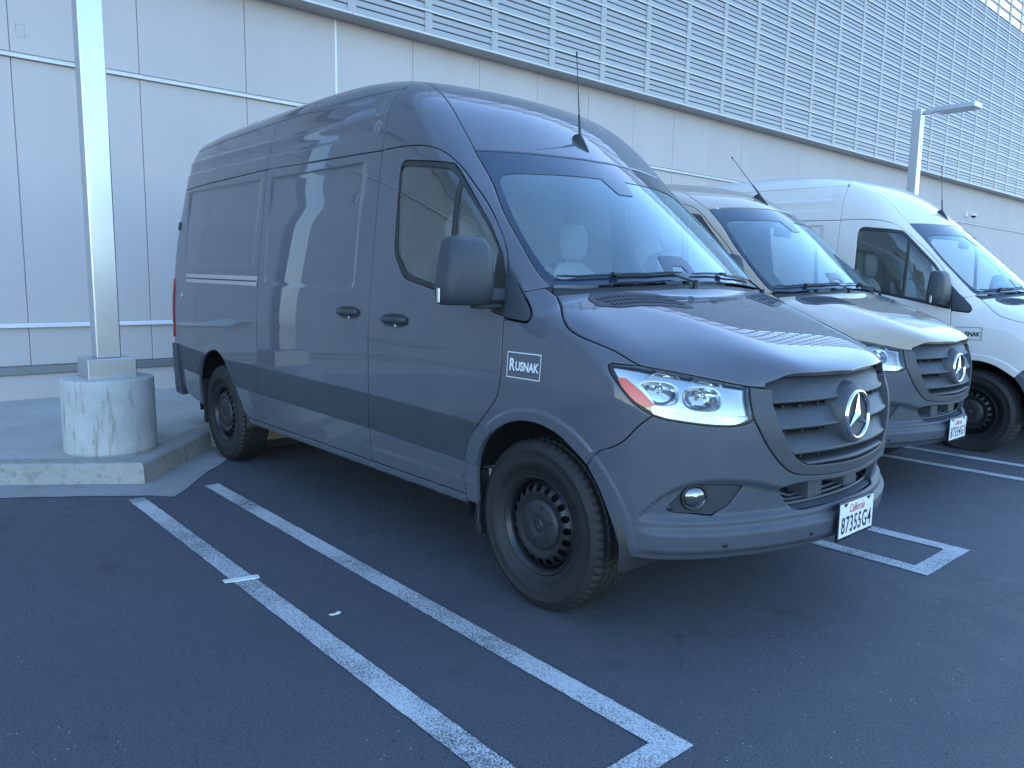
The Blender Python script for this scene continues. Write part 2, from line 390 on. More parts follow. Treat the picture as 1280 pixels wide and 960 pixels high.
def panel_mesh(B,name,chart,outer,holes=(),h=.05,gap=.0025,bev=.005,drop=.0022,depth=.02,off=0.0,extra=(),dims=3):
    """one sheet-metal / glass piece cut out of the body surface; outlines are 3D points (dims=3) or chart points (dims=2)"""
    cv=(lambda L: clean(chart.to2(np.array(L,float)))) if dims==3 else (lambda L: clean(np.array(L,float)))
    loops=[cv(outer)]+[cv(L) for L in holes]
    if area(loops[0])<0: loops[0]=loops[0][::-1]
    for i in range(1,len(loops)):
        if area(loops[i])>0: loops[i]=loops[i][::-1]
    r0=[offs(L,gap) if gap else L for L in loops]
    rings=[r0]+([[offs(L,gap+bev) for L in loops]] if bev>0 else [])
    pts=[]; edges=[]
    for rg in rings:
        for L in rg:
            b=len(pts); n=len(L); pts+=[tuple(q) for q in L]; edges+=[(b+i,b+(i+1)%n) for i in range(n)]
    n0=sum(len(L) for L in r0); nring=len(pts)
    lo,hi=r0[0].min(0),r0[0].max(0)
    gx=np.arange(lo[0]+h*.37,hi[0],h); gy=np.arange(lo[1]+h*.41,hi[1],h)
    G=np.array([(x+(.5*h if j%2 else 0),y) for j,y in enumerate(gy) for x in gx]) if len(gx) and len(gy) else np.zeros((0,2))
    for e in extra: G=np.concatenate([G,cvx(chart,e,dims)]) if len(e) else G
    if len(G):
        G=G[inside(r0,G)]
        if len(G): G=G[edge_dist(rings[-1],G)>min(.4*h,.012)]
    pts+=[tuple(q) for q in G]
    vo,eo,fo,ov,oe,of=geometry.delaunay_2d_cdt([Vector(q) for q in pts],edges,[],0,1e-7)
    q=np.array([tuple(v) for v in vo]); T=np.array([f for f in fo if len(f)==3])
    T=T[inside(r0,q[T].mean(1))]
    P=chart.lift(B,q); N=B.N(P)
    isb=np.array([any(k<n0 for k in o_) if len(o_) else False for o_ in ov])
    tri=np.cross(P[T[:,1]]-P[T[:,0]],P[T[:,2]]-P[T[:,0]]); fl=(tri*N[T].mean(1)).sum(1)<0
    T[fl]=T[fl][:,::-1]
    # boundary: directed edges used once
    cnt={}
    for t in T:
        for a,b in ((t[0],t[1]),(t[1],t[2]),(t[2],t[0])):
            if (b,a) in cnt: del cnt[(b,a)]
            else: cnt[(a,b)]=1
    be=list(cnt.keys())
    outw=np.zeros_like(P)
    for a,b in be:
        c=np.cross(P[b]-P[a],N[a]+N[b]); l=np.linalg.norm(c)
        if l>1e-9: outw[a]+=c/l; outw[b]+=c/l
    on=np.linalg.norm(outw,axis=1,keepdims=True); bd=np.zeros(len(P),bool); bd[[i for e_ in be for i in e_]]=True; outw=np.where(on>1e-6,outw/np.maximum(on,1e-9),0)
    S=P+N*off; S[bd]-=N[bd]*drop
    NV=N.copy(); 
    if drop>0: NV[bd]=N[bd]+outw[bd]*.7
    NV/=np.linalg.norm(NV,axis=1,keepdims=True)
    V=[*S]; NN=[*NV]; Fc=[tuple(t) for t in T]
    if depth>0:
        top={};bot={}
        for i in np.where(bd)[0]:
            top[i]=len(V); V.append(S[i]); NN.append(outw[i]); bot[i]=len(V); V.append(S[i]-N[i]*depth); NN.append(outw[i])
        for a,b in be: Fc.append((top[b],top[a],bot[a],bot[b]))
    return np.array(V),Fc,np.array(NN)
def cvx(chart,L,dims): return chart.to2(np.array(L,float)) if dims==3 else np.array(L,float)
def mir(L): return [(x,-y,z) for x,y,z in L]
def panel(B,key,name,mat,parent,chart,outer,side=-1,**kw):
    """side -1: as drawn on the van's right; +1: mirrored to its left; 0: spans both"""
    k=(B.high or chart.shared,key)
    if k not in CACHE:
        V,Fc,NN=panel_mesh(B,name,chart,outer,**kw); CACHE[k]=[(V,Fc,NN),{}]
    (V,Fc,NN),ms=CACHE[k]
    if side not in ms:
        if side==1:
            m=np.array([1,-1,1.]); ms[1]=mesh(name,V*m,[f[::-1] for f in Fc],True,NN*m)
        else: ms[side]=mesh(name,V,Fc,True,NN)
    return obj(name,ms[side],mat,parent)
def onsurf(B,chart,uv,off=0.0):
    P=chart.lift(B,np.atleast_2d(uv)); return P+B.N(P)*off
C_TOP=Chart(lambda P:A_(P)[:,[0,1]], lambda q:(np.stack([q[:,0],q[:,1],z0(len(q))+1.3],-1),np.tile([0,0,1.],(len(q),1))),2.0)
C_BON=Chart(lambda P:np.stack([A_(P)[:,0],np.arctan2(A_(P)[:,1],A_(P)[:,2]-.75)*.62],-1),
    lambda q:(np.stack([q[:,0],z0(len(q)),z0(len(q))+.75],-1),np.stack([z0(len(q)),np.sin(q[:,1]/.62),np.cos(q[:,1]/.62)],-1)),1.7,True)
def lift3(B,chart,uv): return [tuple(q) for q in chart.lift(B,np.array(uv,float))]
def snap(B,chart,P): return lift3(B,chart,chart.to2(np.array(P,float)))
def text_mesh(txt,size,sx=1.0,shear=0.0,bold=0.0,space=1.0):
    c=bpy.data.curves.new('t','FONT'); c.body=txt; c.size=size; c.align_x='CENTER'; c.align_y='CENTER'; c.shear=shear; c.offset=bold; c.space_character=space
    c.fill_mode='BOTH'; c.resolution_u=3
    o=bpy.data.objects.new('t',c); COL.objects.link(o); bpy.context.view_layer.update()
    me=bpy.data.meshes.new_from_object(o.evaluated_get(bpy.context.evaluated_depsgraph_get()))
    V=np.array([v.co[:] for v in me.vertices]); F=[tuple(p.vertices) for p in me.polygons]
    bpy.data.objects.remove(o); bpy.data.curves.remove(c); bpy.data.meshes.remove(me)
    V[:,0]*=sx; return V,F
# outlines drawn on the van's right side --------------------------------------------------
DOOR_T=[(-1.335,2.155),(-1.18,2.155),(-.95,2.137),(-.82,2.10),(-.72,2.035),(-.59,1.92),(-.48,1.82),(-.38,1.715),(-.31,1.63),(-.265,1.55),(-.24,1.44),(-.215,1.30)]
DOOR_F=[(-.215,1.30),(-.20,1.17),(-.197,1.04),(-.215,.95),(-.28,.87),(-.34,.81),(-.40,.73),(-.445,.63),(-.458,.54),(-.458,.435)]
SEAL=[(-1.145,2.085),(-.735,2.035),(-.69,1.995),(-.59,1.895),(-.42,1.725),(-.30,1.575),(-.245,1.46),(-.222,1.305),(-.69,1.40),(-1.02,1.465),(-1.13,1.60)]
ARCH_F=[(-.372,.40),(-.366,.50),(-.36,.57),(-.34,.65),(-.30,.72),(-.22,.79),(-.10,.845),(.04,.86),(.17,.835),(.26,.79),(.345,.735)]
ARCH_B=[(.345,.735),(.405,.65),(.45,.55),(.48,.45),(.49,.385)]
ARCH_R=[(-4.05,.40),(-4.05,.60),(-4.02,.68),(-3.96,.76),(-3.86,.835),(-3.73,.88),(-3.62,.89),(-3.52,.86),(-3.44,.81),(-3.36,.75),(-3.29,.68),(-3.23,.61),(-3.175,.54),(-3.12,.46),(-3.07,.435)]
GROOVE=[(-.735,-.735),(-.91,-.705),(-1.06,-.67),(-1.22,-.635),(-1.365,-.61)]
HEADER=[(-.735,-.735),(-.69,-.60),(-.645,-.45),(-.60,-.25),(-.58,0)]
WS_L=[(-.735,-.735,2.105),(-.56,-.77,1.94),(-.40,-.82,1.77),(-.26,-.84,1.63),(-.16,-.85,1.53),(-.09,-.85,1.465),(-.05,-.835,1.435)]
HGAP=[(-.01,-.85,1.40),(.06,-.90,1.35),(.12,-.94,1.30),(.16,-.95,1.27),(.22,-.945,1.24),(.29,-.94,1.22),(.41,-.93,1.19),(.48,-.92,1.16),(.515,-.91,1.145)]
HFRONT=[(.515,-.91,1.145),(.63,-.81,1.12),(.72,-.68,1.09),(.785,-.58,1.066),(.815,-.51,1.057)]
HFRONT2=[(.815,-.51,1.057),(.84,-.462,1.075),(.86,-.40,1.09),(.895,-.27,1.098),(.92,0,1.102)]
HL_TOP=[(.405,-.965,1.142),(.415,-.96,1.150),(.515,-.91,1.145)]
HL_REAR=[(.405,-.965,1.142),(.44,-.98,1.10),(.49,-.98,1.05),(.53,-.97,1.01),(.57,-.95,.98),(.60,-.93,.962)]
HL_BOT=[(.60,-.93,.962),(.63,-.90,.95),(.69,-.84,.937),(.76,-.73,.922),(.80,-.66,.922),(.82,-.62,.93),(.825,-.595,.945)]
HL_IN=[(.825,-.595,.945),(.80,-.59,1.01),(.785,-.58,1.066)]
BF=[(.60,-.93,.962),(.55,-.96,.91),(.51,-.98,.86),(.46,-.99,.825),(.40,-1.0,.80),(.345,-1.0,.735)]
SUR_O=[(.825,-.595,.945),(.85,-.54,.845),(.87,-.50,.79),(.885,-.46,.75),(.90,-.40,.715),(.92,-.32,.70),(.94,-.18,.688),(.945,0,.684)]
SUR_I=[(.835,-.495,1.052),(.84,-.50,1.01),(.86,-.488,.94),(.89,-.44,.835),(.90,-.395,.78),(.91,-.35,.752),(.92,-.30,.742),(.94,-.15,.733),(.945,0,.729)]
INTAKE=[(.89,-.455,.655),(.92,-.32,.655),(.94,0,.655)]
def polyY(B,chart,P): return snap(B,chart,cr(P))
class VanShape:
    """all the outline curves of one body, lifted to the surface"""
    def __init__(s,B):
        s.B=B; L=lambda c,p,ds=.025: lift3(B,c,cr(p,ds))
        s.door_t=L(C_SIDE,DOOR_T); s.door_f=L(C_SIDE,DOOR_F)
        s.groove=L(C_TOP,GROOVE); s.header=L(C_TOP,HEADER)
        s.wsl=snap(B,C_ROOF,cr(WS_L,.025)); s.header[0]=s.groove[0]=s.wsl[0]
        zt=2.505 if B.high else 2.25
        s.bup=lift3(B,C_SIDE,ln([(-1.335,2.155),(-1.34,zt)]))
        s.rtop=lift3(B,C_TOP,ln([(-1.365,-.61),(-1.36,-.72)],.02)) 
        s.hgap=snap(B,C_BON,cr(HGAP,.02)); s.hfront=snap(B,C_NOSE,cr(HFRONT,.02))+snap(B,C_BON,cr(HFRONT2,.02))[1:]

def build_van(name,label,loc,rz,high,pt,sticker,plate,steer=0.0,simple_in=False):
    B=Body(high); S=VanShape(B); T=thing(name,label,'van',loc,rz)
    H='h' if high else 'l'
    def two(key,nm,mat,chart,outer,parent=T,sides=(-1,1),**kw):
        return [panel(B,key,nm,mat,parent if not isinstance(parent,dict) else parent[s],chart,outer,side=s,**kw) for s in sides]
    sideloop=lambda p: [(x,-1,z) for x,z in p]
    # ---- roof, front cap and upper sides
    zr=2.505 if high else 2.245
    rs=lift3(B,C_SIDE,ln([(-1.36,zr),(-2.85,zr+.022),(-4.62,zr+.012)],.06))
    rear=[(x,y,z) for x,y,z in lift3(B,C_TOP,ln([(-4.68,-.70),(-4.72,-.5),(-4.74,0)],.06))]
    half=S.header[::-1]+S.groove[1:]+S.rtop[1:]+rs+rear
    roof_o=half+mir(half[::-1])[1:-1]
    panel(B,'roof','roof',pt,T,C_ROOF,roof_o,side=0,h=.06,drop=.004,bev=.007)
    frame=S.wsl[::-1]+S.groove[1:]+S.rtop[1:]+S.bup[::-1]+S.door_t[1:-1]
    frame=[q for q in frame]
    sail_top=lift3(B,C_SIDE,cr([(-.25,1.52),(-.19,1.46),(-.135,1.412)],.02))
    fr_o=S.wsl+lift3(B,C_SIDE,ln([(-.06,1.432),(-.135,1.412)]))[0:]+sail_top[::-1][1:]+[q for q in S.door_t[::-1] if q[2]>1.53]+S.bup[1:]+S.rtop[::-1]+S.groove[::-1][1:-1]
    two('cabframe','cab_side_frame',pt,C_ROOF,fr_o,h=.04)
    dz=.016
    def zl(x,z): return z+.045*min(1,(-1.335-x)/1.5)
    upf=lift3(B,C_SIDE,ln([(-1.335,2.157),(-1.34,zr)],.03)+ln([(-1.36,zr),(-2.84,zr+.022)],.05)+ln([(-2.84,zr+.022),(-2.845,zl(-2.845,2.157))],.03)+ln([(-2.845,zl(-2.845,2.157)),(-1.335,2.157)],.05)[:-1])
    ex=[[(x,-1,z-(x+1.5)*.020) for x in np.arange(-4.75,-1.34,.03)] for z in (2.250,2.257,2.263,2.268,2.274,2.280,2.30,2.315,2.335,2.352,2.360,2.366,2.372,2.379,2.386,2.40,2.43,2.455,2.48,2.50)] if high else []
    two('upf','upper_side_panel',pt,C_SIDE,upf,h=.045,gap=.0015,extra=ex)
    upr=lift3(B,C_SIDE,ln([(-2.845,zl(-2.845,2.157)),(-2.84,zr+.022)],.03)+ln([(-2.84,zr+.022),(-4.62,zr+.012)],.05)+ln([(-4.62,zr+.012),(-4.70,2.202)],.05)+ln([(-4.70,2.202),(-2.845,zl(-2.845,2.157))],.05)[:-1])
    two('upr','upper_side_panel',pt,C_SIDE,upr,h=.045,gap=.0015,extra=ex)
    # ---- windscreen
    wsb=lift3(B,C_TOP,cr([(-.05,-.835),(.01,-.70),(.055,-.55),(.10,-.33),(.125,0)],.03))
    wh=S.header[::-1]+S.wsl[1:]+wsb[1:]
    ws_o=wh+mir(wh[::-1])[1:-1]
    W=panel(B,'wind','windscreen',G_WIND,T,C_ROOF,ws_o,side=0,h=.06,gap=.004,bev=0,drop=0,depth=0,off=-.006)
    fi=lambda y,x:(x,y)
    frin=cr([(-.46,0),(-.455,-.10),(-.475,-.28),(-.52,-.50),(-.555,-.62),(-.565,-.68),(-.55,-.715),(-.43,-.765),(-.29,-.80),(-.17,-.812),(-.09,-.805),(-.055,-.775),(-.035,-.70),(.005,-.55),(.05,-.33),(.072,0)],.03)
    fh=lift3(B,C_TOP,frin); fhole=fh+mir(fh[::-1])[1:-1]
    panel(B,'frit','frit_band',FRIT,W,C_ROOF,ws_o,side=0,holes=[fhole],h=.06,gap=.005,bev=0,drop=0,depth=0,off=-.003)
    cam_p=lift3(B,C_TOP,rnd([(-.47,-.10),(-.47,.10),(-.36,.06),(-.36,-.06)],.02)); panel(B,'fritcam','frit_patch',FRIT,W,C_ROOF,cam_p,side=0,h=.05,gap=0,bev=0,drop=0,depth=0,off=-.0026)
    vin=rnd([(-.014,-.155),(-.008,.025),(.031,.046),(.118,.012),(.110,-.212)],[.02,.02,.03,0,0]); vh=rnd([(.040,-.112),(.042,-.037),(.072,-.022),(.080,-.036),(.074,-.138)],.006,.01)
    panel(B,'vin','frit_patch',FRIT,W,C_ROOF,lift3(B,C_TOP,vin),side=0,holes=[lift3(B,C_TOP,vh)],h=.05,gap=0,bev=0,drop=0,depth=0,off=-.0026)
    # ---- cowl, bonnet
    hr=lift3(B,C_TOP,cr([(-.012,-.85),(.035,-.72),(.085,-.55),(.13,-.33),(.155,0)],.03))
    cow=wsb+mir(wsb[::-1])[1:]+mir(hr)[0:]+hr[::-1][1:]
    panel(B,'cowl','cowl',BLACK,T,C_TOP,cow,side=0,h=.05,gap=.002,bev=0,drop=0,depth=.04,off=-.016)
    hh=hr[::-1]+S.hgap[1:]+S.hfront[1:]
    Hd=panel(B,'hood','bonnet',pt,T,C_BON,hh+mir(hh[::-1])[1:-1],side=0,h=.028,depth=.03,drop=.003)
    vo=rnd([(.075,-.745),(.045,-.70),(.15,-.37),(.19,-.315),(.345,-.325),(.335,-.38),(.215,-.69),(.15,-.76)],.025)
    V3=lift3(B,C_TOP,vo)
    for sgn in (-1,1):
        vt=panel(B,'vent','air_vent',BLACK,Hd,C_BON,V3,side=sgn,h=.04,gap=0,bev=.004,drop=.003,depth=0,off=.004)
        k=('ventslat',sgn)
        if k not in CACHE:
            mb=MB()
            A0,B0,C0,D0=[np.array(q) for q in ((.075,-.725),(.175,-.355),(.325,-.355),(.195,-.700))]
            for t_ in (.18,.50,.82):
                for c in range(18):
                    f=.04+.92*c/17
                    q=[(A0*(1-f)+B0*f)*(1-tt)+(D0*(1-f)+C0*f)*tt for tt in (t_-.10,t_+.10)]
                    e=onsurf(B,C_TOP,q,.0055); mb.tube([e[0],e[1]],.0042,4)
            if sgn==1: mb.V=[(x,-y,z) for x,y,z in mb.V]
            CACHE[k]=mb.mesh('vent_slats')
        vs_=obj('vent_slats',CACHE[k],PLASTIC,Hd); vs_['kind']='stuff'
    # ---- front door, sliding door, rear quarter
    door=S.door_t+S.door_f[1:]+lift3(B,C_SIDE,ln([(-.458,.435),(-1.335,.435)],.05))[1:]+lift3(B,C_SIDE,ln([(-1.335,.435),(-1.335,2.155)],.05))[1:-1]
    seal=sideloop(rnd(SEAL,[.07,.05,.06,.2,.3,.3,.1,.004,.4,.12,.15],.02))
    D={s:panel(B,'door','front_door',pt,T,C_SIDE,door,side=s,holes=[seal],h=.045) for s in (-1,1)}
    gl=rnd([(-1.155,2.055),(-.735,2.005),(-.668,1.955),(-.668,1.42),(-1.0,1.49),(-1.105,1.60)],[.05,.04,.03,.02,.12,.10],.02)
    qg=rnd([(-.640,1.93),(-.615,1.90),(-.445,1.73),(-.335,1.60),(-.335,1.36),(-.640,1.42)],[.02,.02,.1,.03,.03,.02],.02)
    for s in (-1,1):
        panel(B,'seal','window_frame',BLACK,D[s],C_SIDE,seal,side=s,holes=[sideloop(gl),sideloop(qg)],h=.06,gap=.001,bev=.004,drop=.003,depth=.025,off=-.004)
        panel(B,'gl','window_pane',G_SIDE,D[s],C_SIDE,sideloop(gl),side=s,h=.08,gap=0,bev=0,drop=0,depth=0,off=-.012)
        panel(B,'qg','quarter_pane',G_SIDE,D[s],C_SIDE,sideloop(qg),side=s,h=.08,gap=0,bev=0,drop=0,depth=0,off=-.012)
    circ=lambda cx,cz:[(cx+r*math.cos(a),cz+r*math.sin(a)) for r in np.arange(.497,.540,.0055) for a in np.arange(-.3,math.pi+.3,.03)]
    rx=[]
    for (a,b,c,d) in REC:
        for e in (.004,-.002,-.007,-.012,-.022,-.036,-.050):
            rx.append([(x,-1,z-(x+1.5)*.020) for x,z in rnd([(a-e,c-e),(b+e,c-e),(b+e,d+e),(a-e,d+e)],.075,.02)])
    sd=lift3(B,C_SIDE,ln([(-1.335,.435),(-1.335,2.155)],.05)+ln([(-1.335,2.155),(-2.845,zl(-2.845,2.155))],.05)[1:]+ln([(-2.845,zl(-2.845,2.155)),(-2.845,.435)],.05)[1:]+ln([(-2.845,.435),(-1.335,.435)],.05)[1:-1])
    SD={s:panel(B,'slide','sliding_door' if s<0 else 'side_panel',pt,T,C_SIDE,sd,side=s,h=.045,extra=rx) for s in (-1,1)}
    ar=cr(ARCH_R,.025)
    qd=lift3(B,C_SIDE,ln([(-2.845,zl(-2.845,2.155)),(-2.845,.435),(-3.07,.435)],.05)+ar[::-1][1:]+ln([(-4.05,.40),(-4.45,.45),(-4.72,.62),(-4.72,2.200)],.05)[1:]+ln([(-4.72,2.200),(-2.845,zl(-2.845,2.155))],.05)[1:-1])
    Q={s:panel(B,'quarter','rear_quarter_panel',pt,T,C_SIDE,qd,side=s,h=.045,extra=rx+[sideloop(circ(-3.62,.42))]) for s in (-1,1)}
    # rear: corners, doors
    def arc(a0,a1,z): return [(a,z) for a in np.linspace(a0,a1,14)]
    th=lambda z:[math.atan2(-.97,.62)]
    zt_=2.52 if high else 2.27
    rc=ln([(-1.0,.62),(-1.0,2.20),(-.86,zt_)],.08)+ln([(-.86,zt_),(0,zt_)],.06)[1:]+ln([(0,zt_),(0,.55)],.1)[1:]+ln([(0,.55),(-1.0,.62)],.06)[1:-1]
    RD={s:panel(B,'reardoor','rear_door',pt,T,C_REAR,rc,side=s,dims=2,h=.07) for s in (-1,1)}
    tl=rnd([(-1.0,.93),(-1.0,1.44),(-.84,1.44),(-.82,.93)],.03)
    two('tail','tail_light',TAILR,C_REAR,tl,dims=2,h=.05,off=.012,depth=.015,gap=0)
    rb=ln([(-1.13,.43),(-1.09,.87),(0,.87),(0,.42),(-1.13,.43)],.06)[:-1]
    two('rbump','rear_bumper',TRIM,C_REAR,rb,dims=2,h=.06,off=.022,depth=.05,gap=0)
    lo=ln([(-1.27,-1.74),(-1.27,1.74),(-4.60,1.74),(-4.60,-1.74),(-1.27,-1.74)],.10)[:-1]
    panel(B,'lining','leak_block_lining',LINER,T,C_ROOF,lo,side=0,dims=2,h=.12,off=-.045,depth=0,gap=0,bev=0,drop=0)  # added inner skin, blocks daylight leaking in through the panel gaps
    # ---- dark side trim on the doors and panels
    def band(key,par,pts,mat=TRIM,off=.007,**kw):
        for s in (-1,1): panel(B,key,'side_trim',mat,par[s],C_SIDE,sideloop(pts),side=s,h=.05,gap=.002,bev=.006,drop=.004,depth=.012,off=off,**kw)
    band('tr_d',D,ln([(-1.333,.625),(-.447,.60)],.05)+cr([(-.447,.60),(-.425,.68),(-.372,.765),(-.345,.805)],.02)[1:]+ln([(-.345,.805),(-1.333,.825)],.05)[1:]+ln([(-1.333,.825),(-1.333,.625)],.05)[1:-1])
    band('tr_s',SD,ln([(-2.843,.64),(-1.337,.625),(-1.337,.825),(-2.843,.84),(-2.843,.64)],.05)[:-1])
    band('tr_q',Q,ln([(-2.847,.64),(-2.847,.84),(-3.462,.84)],.05)+cr([(-3.462,.84),(-3.40,.785),(-3.33,.72),(-3.268,.65)],.02)[1:]+ln([(-3.268,.65),(-2.847,.64)],.05)[1:-1])
    band('tr_r',Q,cr([(-4.055,.655),(-4.02,.70),(-3.975,.76),(-3.90,.82),(-3.86,.85)],.02)+ln([(-3.86,.85),(-4.71,.875),(-4.71,.665),(-4.055,.655)],.05)[1:-1])
    # sill bead
    sl=sideloop(ln([(-.46,.432),(-3.07,.432),(-3.06,.392),(-.46,.388),(-.46,.432)],.06)[:-1])
    two('sill','sill',pt,C_SIDE,sl,h=.05,off=.003,gap=.001)
    # ---- front wing
    wing=lift3(B,C_SIDE,ln([(-.135,1.410),(-.058,1.430)],.02))+S.hgap+snap(B,C_NOSE,HL_TOP[::-1])[1:]+snap(B,C_SIDE,cr(HL_REAR,.02))[1:]+snap(B,C_SIDE,cr(BF[:-1],.02))[1:]+lift3(B,C_SIDE,cr(ARCH_F[::-1],.02))+lift3(B,C_SIDE,[(-.457,.40)])+[q for q in S.door_f[::-1]][:-1]+lift3(B,C_SIDE,cr([(-.205,1.292),(-.12,1.283),(-.062,1.283),(-.05,1.305),(-.062,1.335),(-.135,1.410)],.015))[:-1]
    WG={s:panel(B,'wing','front_wing',pt,T,C_SIDE,wing,side=s,h=.035,drop=.003,extra=[sideloop(circ(.035,.40))]) for s in (-1,1)}
    sailo=sideloop(cr([(-.207,1.298),(-.235,1.44),(-.255,1.535)],.02)+cr([(-.255,1.535),(-.19,1.467),(-.135,1.407),(-.066,1.335),(-.053,1.307),(-.064,1.287),(-.12,1.287),(-.207,1.298)],.015)[1:-1])
    two('sail','mirror_sail',TRIM,C_SIDE,sailo,h=.03,off=.006,depth=.02)
    af=cr(ARCH_F[:8],.02); 
    wt=sideloop(ln([(-.455,.60),(-.372,.60)],.02)+cr([(-.362,.58),(-.34,.655),(-.30,.725),(-.24,.78)],.02)[1:]+cr([(-.24,.78),(-.29,.80),(-.335,.797),(-.395,.74),(-.44,.65),(-.455,.60)],.02)[1:-1])
    for s in (-1,1): panel(B,'wtrim','wing_trim',PLASTIC,WG[s],C_SIDE,wt,side=s,h=.03,off=.006,gap=.002,depth=.012)
    # ---- bumper with openings, grille, lamps
    bo=snap(B,C_SIDE,sideloop(cr(ARCH_B,.02)))
    bt=bo[::-1]+snap(B,C_SIDE,cr(BF,.02))[::-1][1:]+snap(B,C_NOSE,cr(HL_BOT,.02))[1:]+snap(B,C_NOSE,cr(SUR_O,.02))[1:]
    bb=lift3(B,C_NOSE,[(a*.95,.384) for a in np.linspace(-1.08,0,40)])
    bh=bb[::-1][:-1]
    half_b=bt
    bump_o=half_b+mir(half_b[::-1])[1:]+[q for q in mir(bb)][0:-1]+bb[::-1][0:]
    fog=rnd([(.645,-.895,.585),(.70,-.835,.680),(.725,-.80,.692),(.825,-.62,.680),(.80,-.68,.60),(.77,-.745,.567)],[.02,.03,.03,.012,.05,.03],.012)
    fog=snap(B,C_NOSE,fog)
    it=cr([(.89,-.458,.655),(.905,-.41,.668),(.92,-.32,.672),(.935,-.16,.664),(.94,0,.660)],.02)
    ib=cr([(.94,0,.560),(.93,-.25,.557),(.92,-.365,.562),(.905,-.415,.592),(.895,-.44,.628),(.89,-.458,.655)],.02)
    ih=ib+it[1:]
    ih_f=snap(B,C_NOSE,it+ [ (x,-y,z) for x,y,z in it[::-1]][1:] + [(x,-y,z) for x,y,z in ib[::-1]][1:]+ib[1:-1])
    bex=[]
    if ('bumper_done',) not in CACHE:
        CACHE[('bumper_done',)]=1
        uu=np.arange(-1.05,1.051,.011)
        for zz in (.398,.406,.414,.422,.430,.438,.446,.485,.495,.505,.515,.525,.533,.541,.549,.557,.565,.573,.581): bex.append(lift3(B,C_NOSE,[(u*.95,zz) for u in uu]))
        yy=np.arange(-.96,.961,.010)
        for dz_ in (-.002,.004,.010,.016,.022,.028,.034,.040,.046):
            pp=[(np.interp(abs(y),[0,.5,.8,.96],[.95,.86,.72,.55]),y,float(B.brow(abs(y)))-dz_) for y in yy]; bex.append(snap(B,C_NOSE,pp))
        a_=lift3(B,C_SIDE,[q for q in circ(.035,.40) if q[0]>.25 and q[1]>.39]); bex.append(a_); bex.append(mir(a_))
    BP=panel(B,'bumper','front_bumper',PLASTIC,T,C_NOSE,bump_o,side=0,holes=[fog,mir(fog),ih_f],h=.022,extra=bex,gap=.002,depth=.03,drop=.003)
    front_details(B,T,BP,S,fog,plate,pt)
    side_details(B,T,D,SD,Q,WG,pt,sticker,high)
    wheels(T,steer); cabin(B,T); under(T,high)
    return T
def nose_x(B,y,z):
    """x of the nose surface over (y,z)"""
    y=np.atleast_1d(np.asarray(y,float)); z=np.broadcast_to(np.asarray(z,float),y.shape)
    O=np.stack([np.zeros_like(y),y,z],-1); return B.cast(O,np.tile([1.,0,0],(len(y),1)),1.4)[:,0]
def yin(z):
    """half width of the grille opening at height z"""
    zz=[q[2] for q in SUR_I][::-1]; yy=[-q[1] for q in SUR_I][::-1]
    return float(np.interp(z,zz,yy))
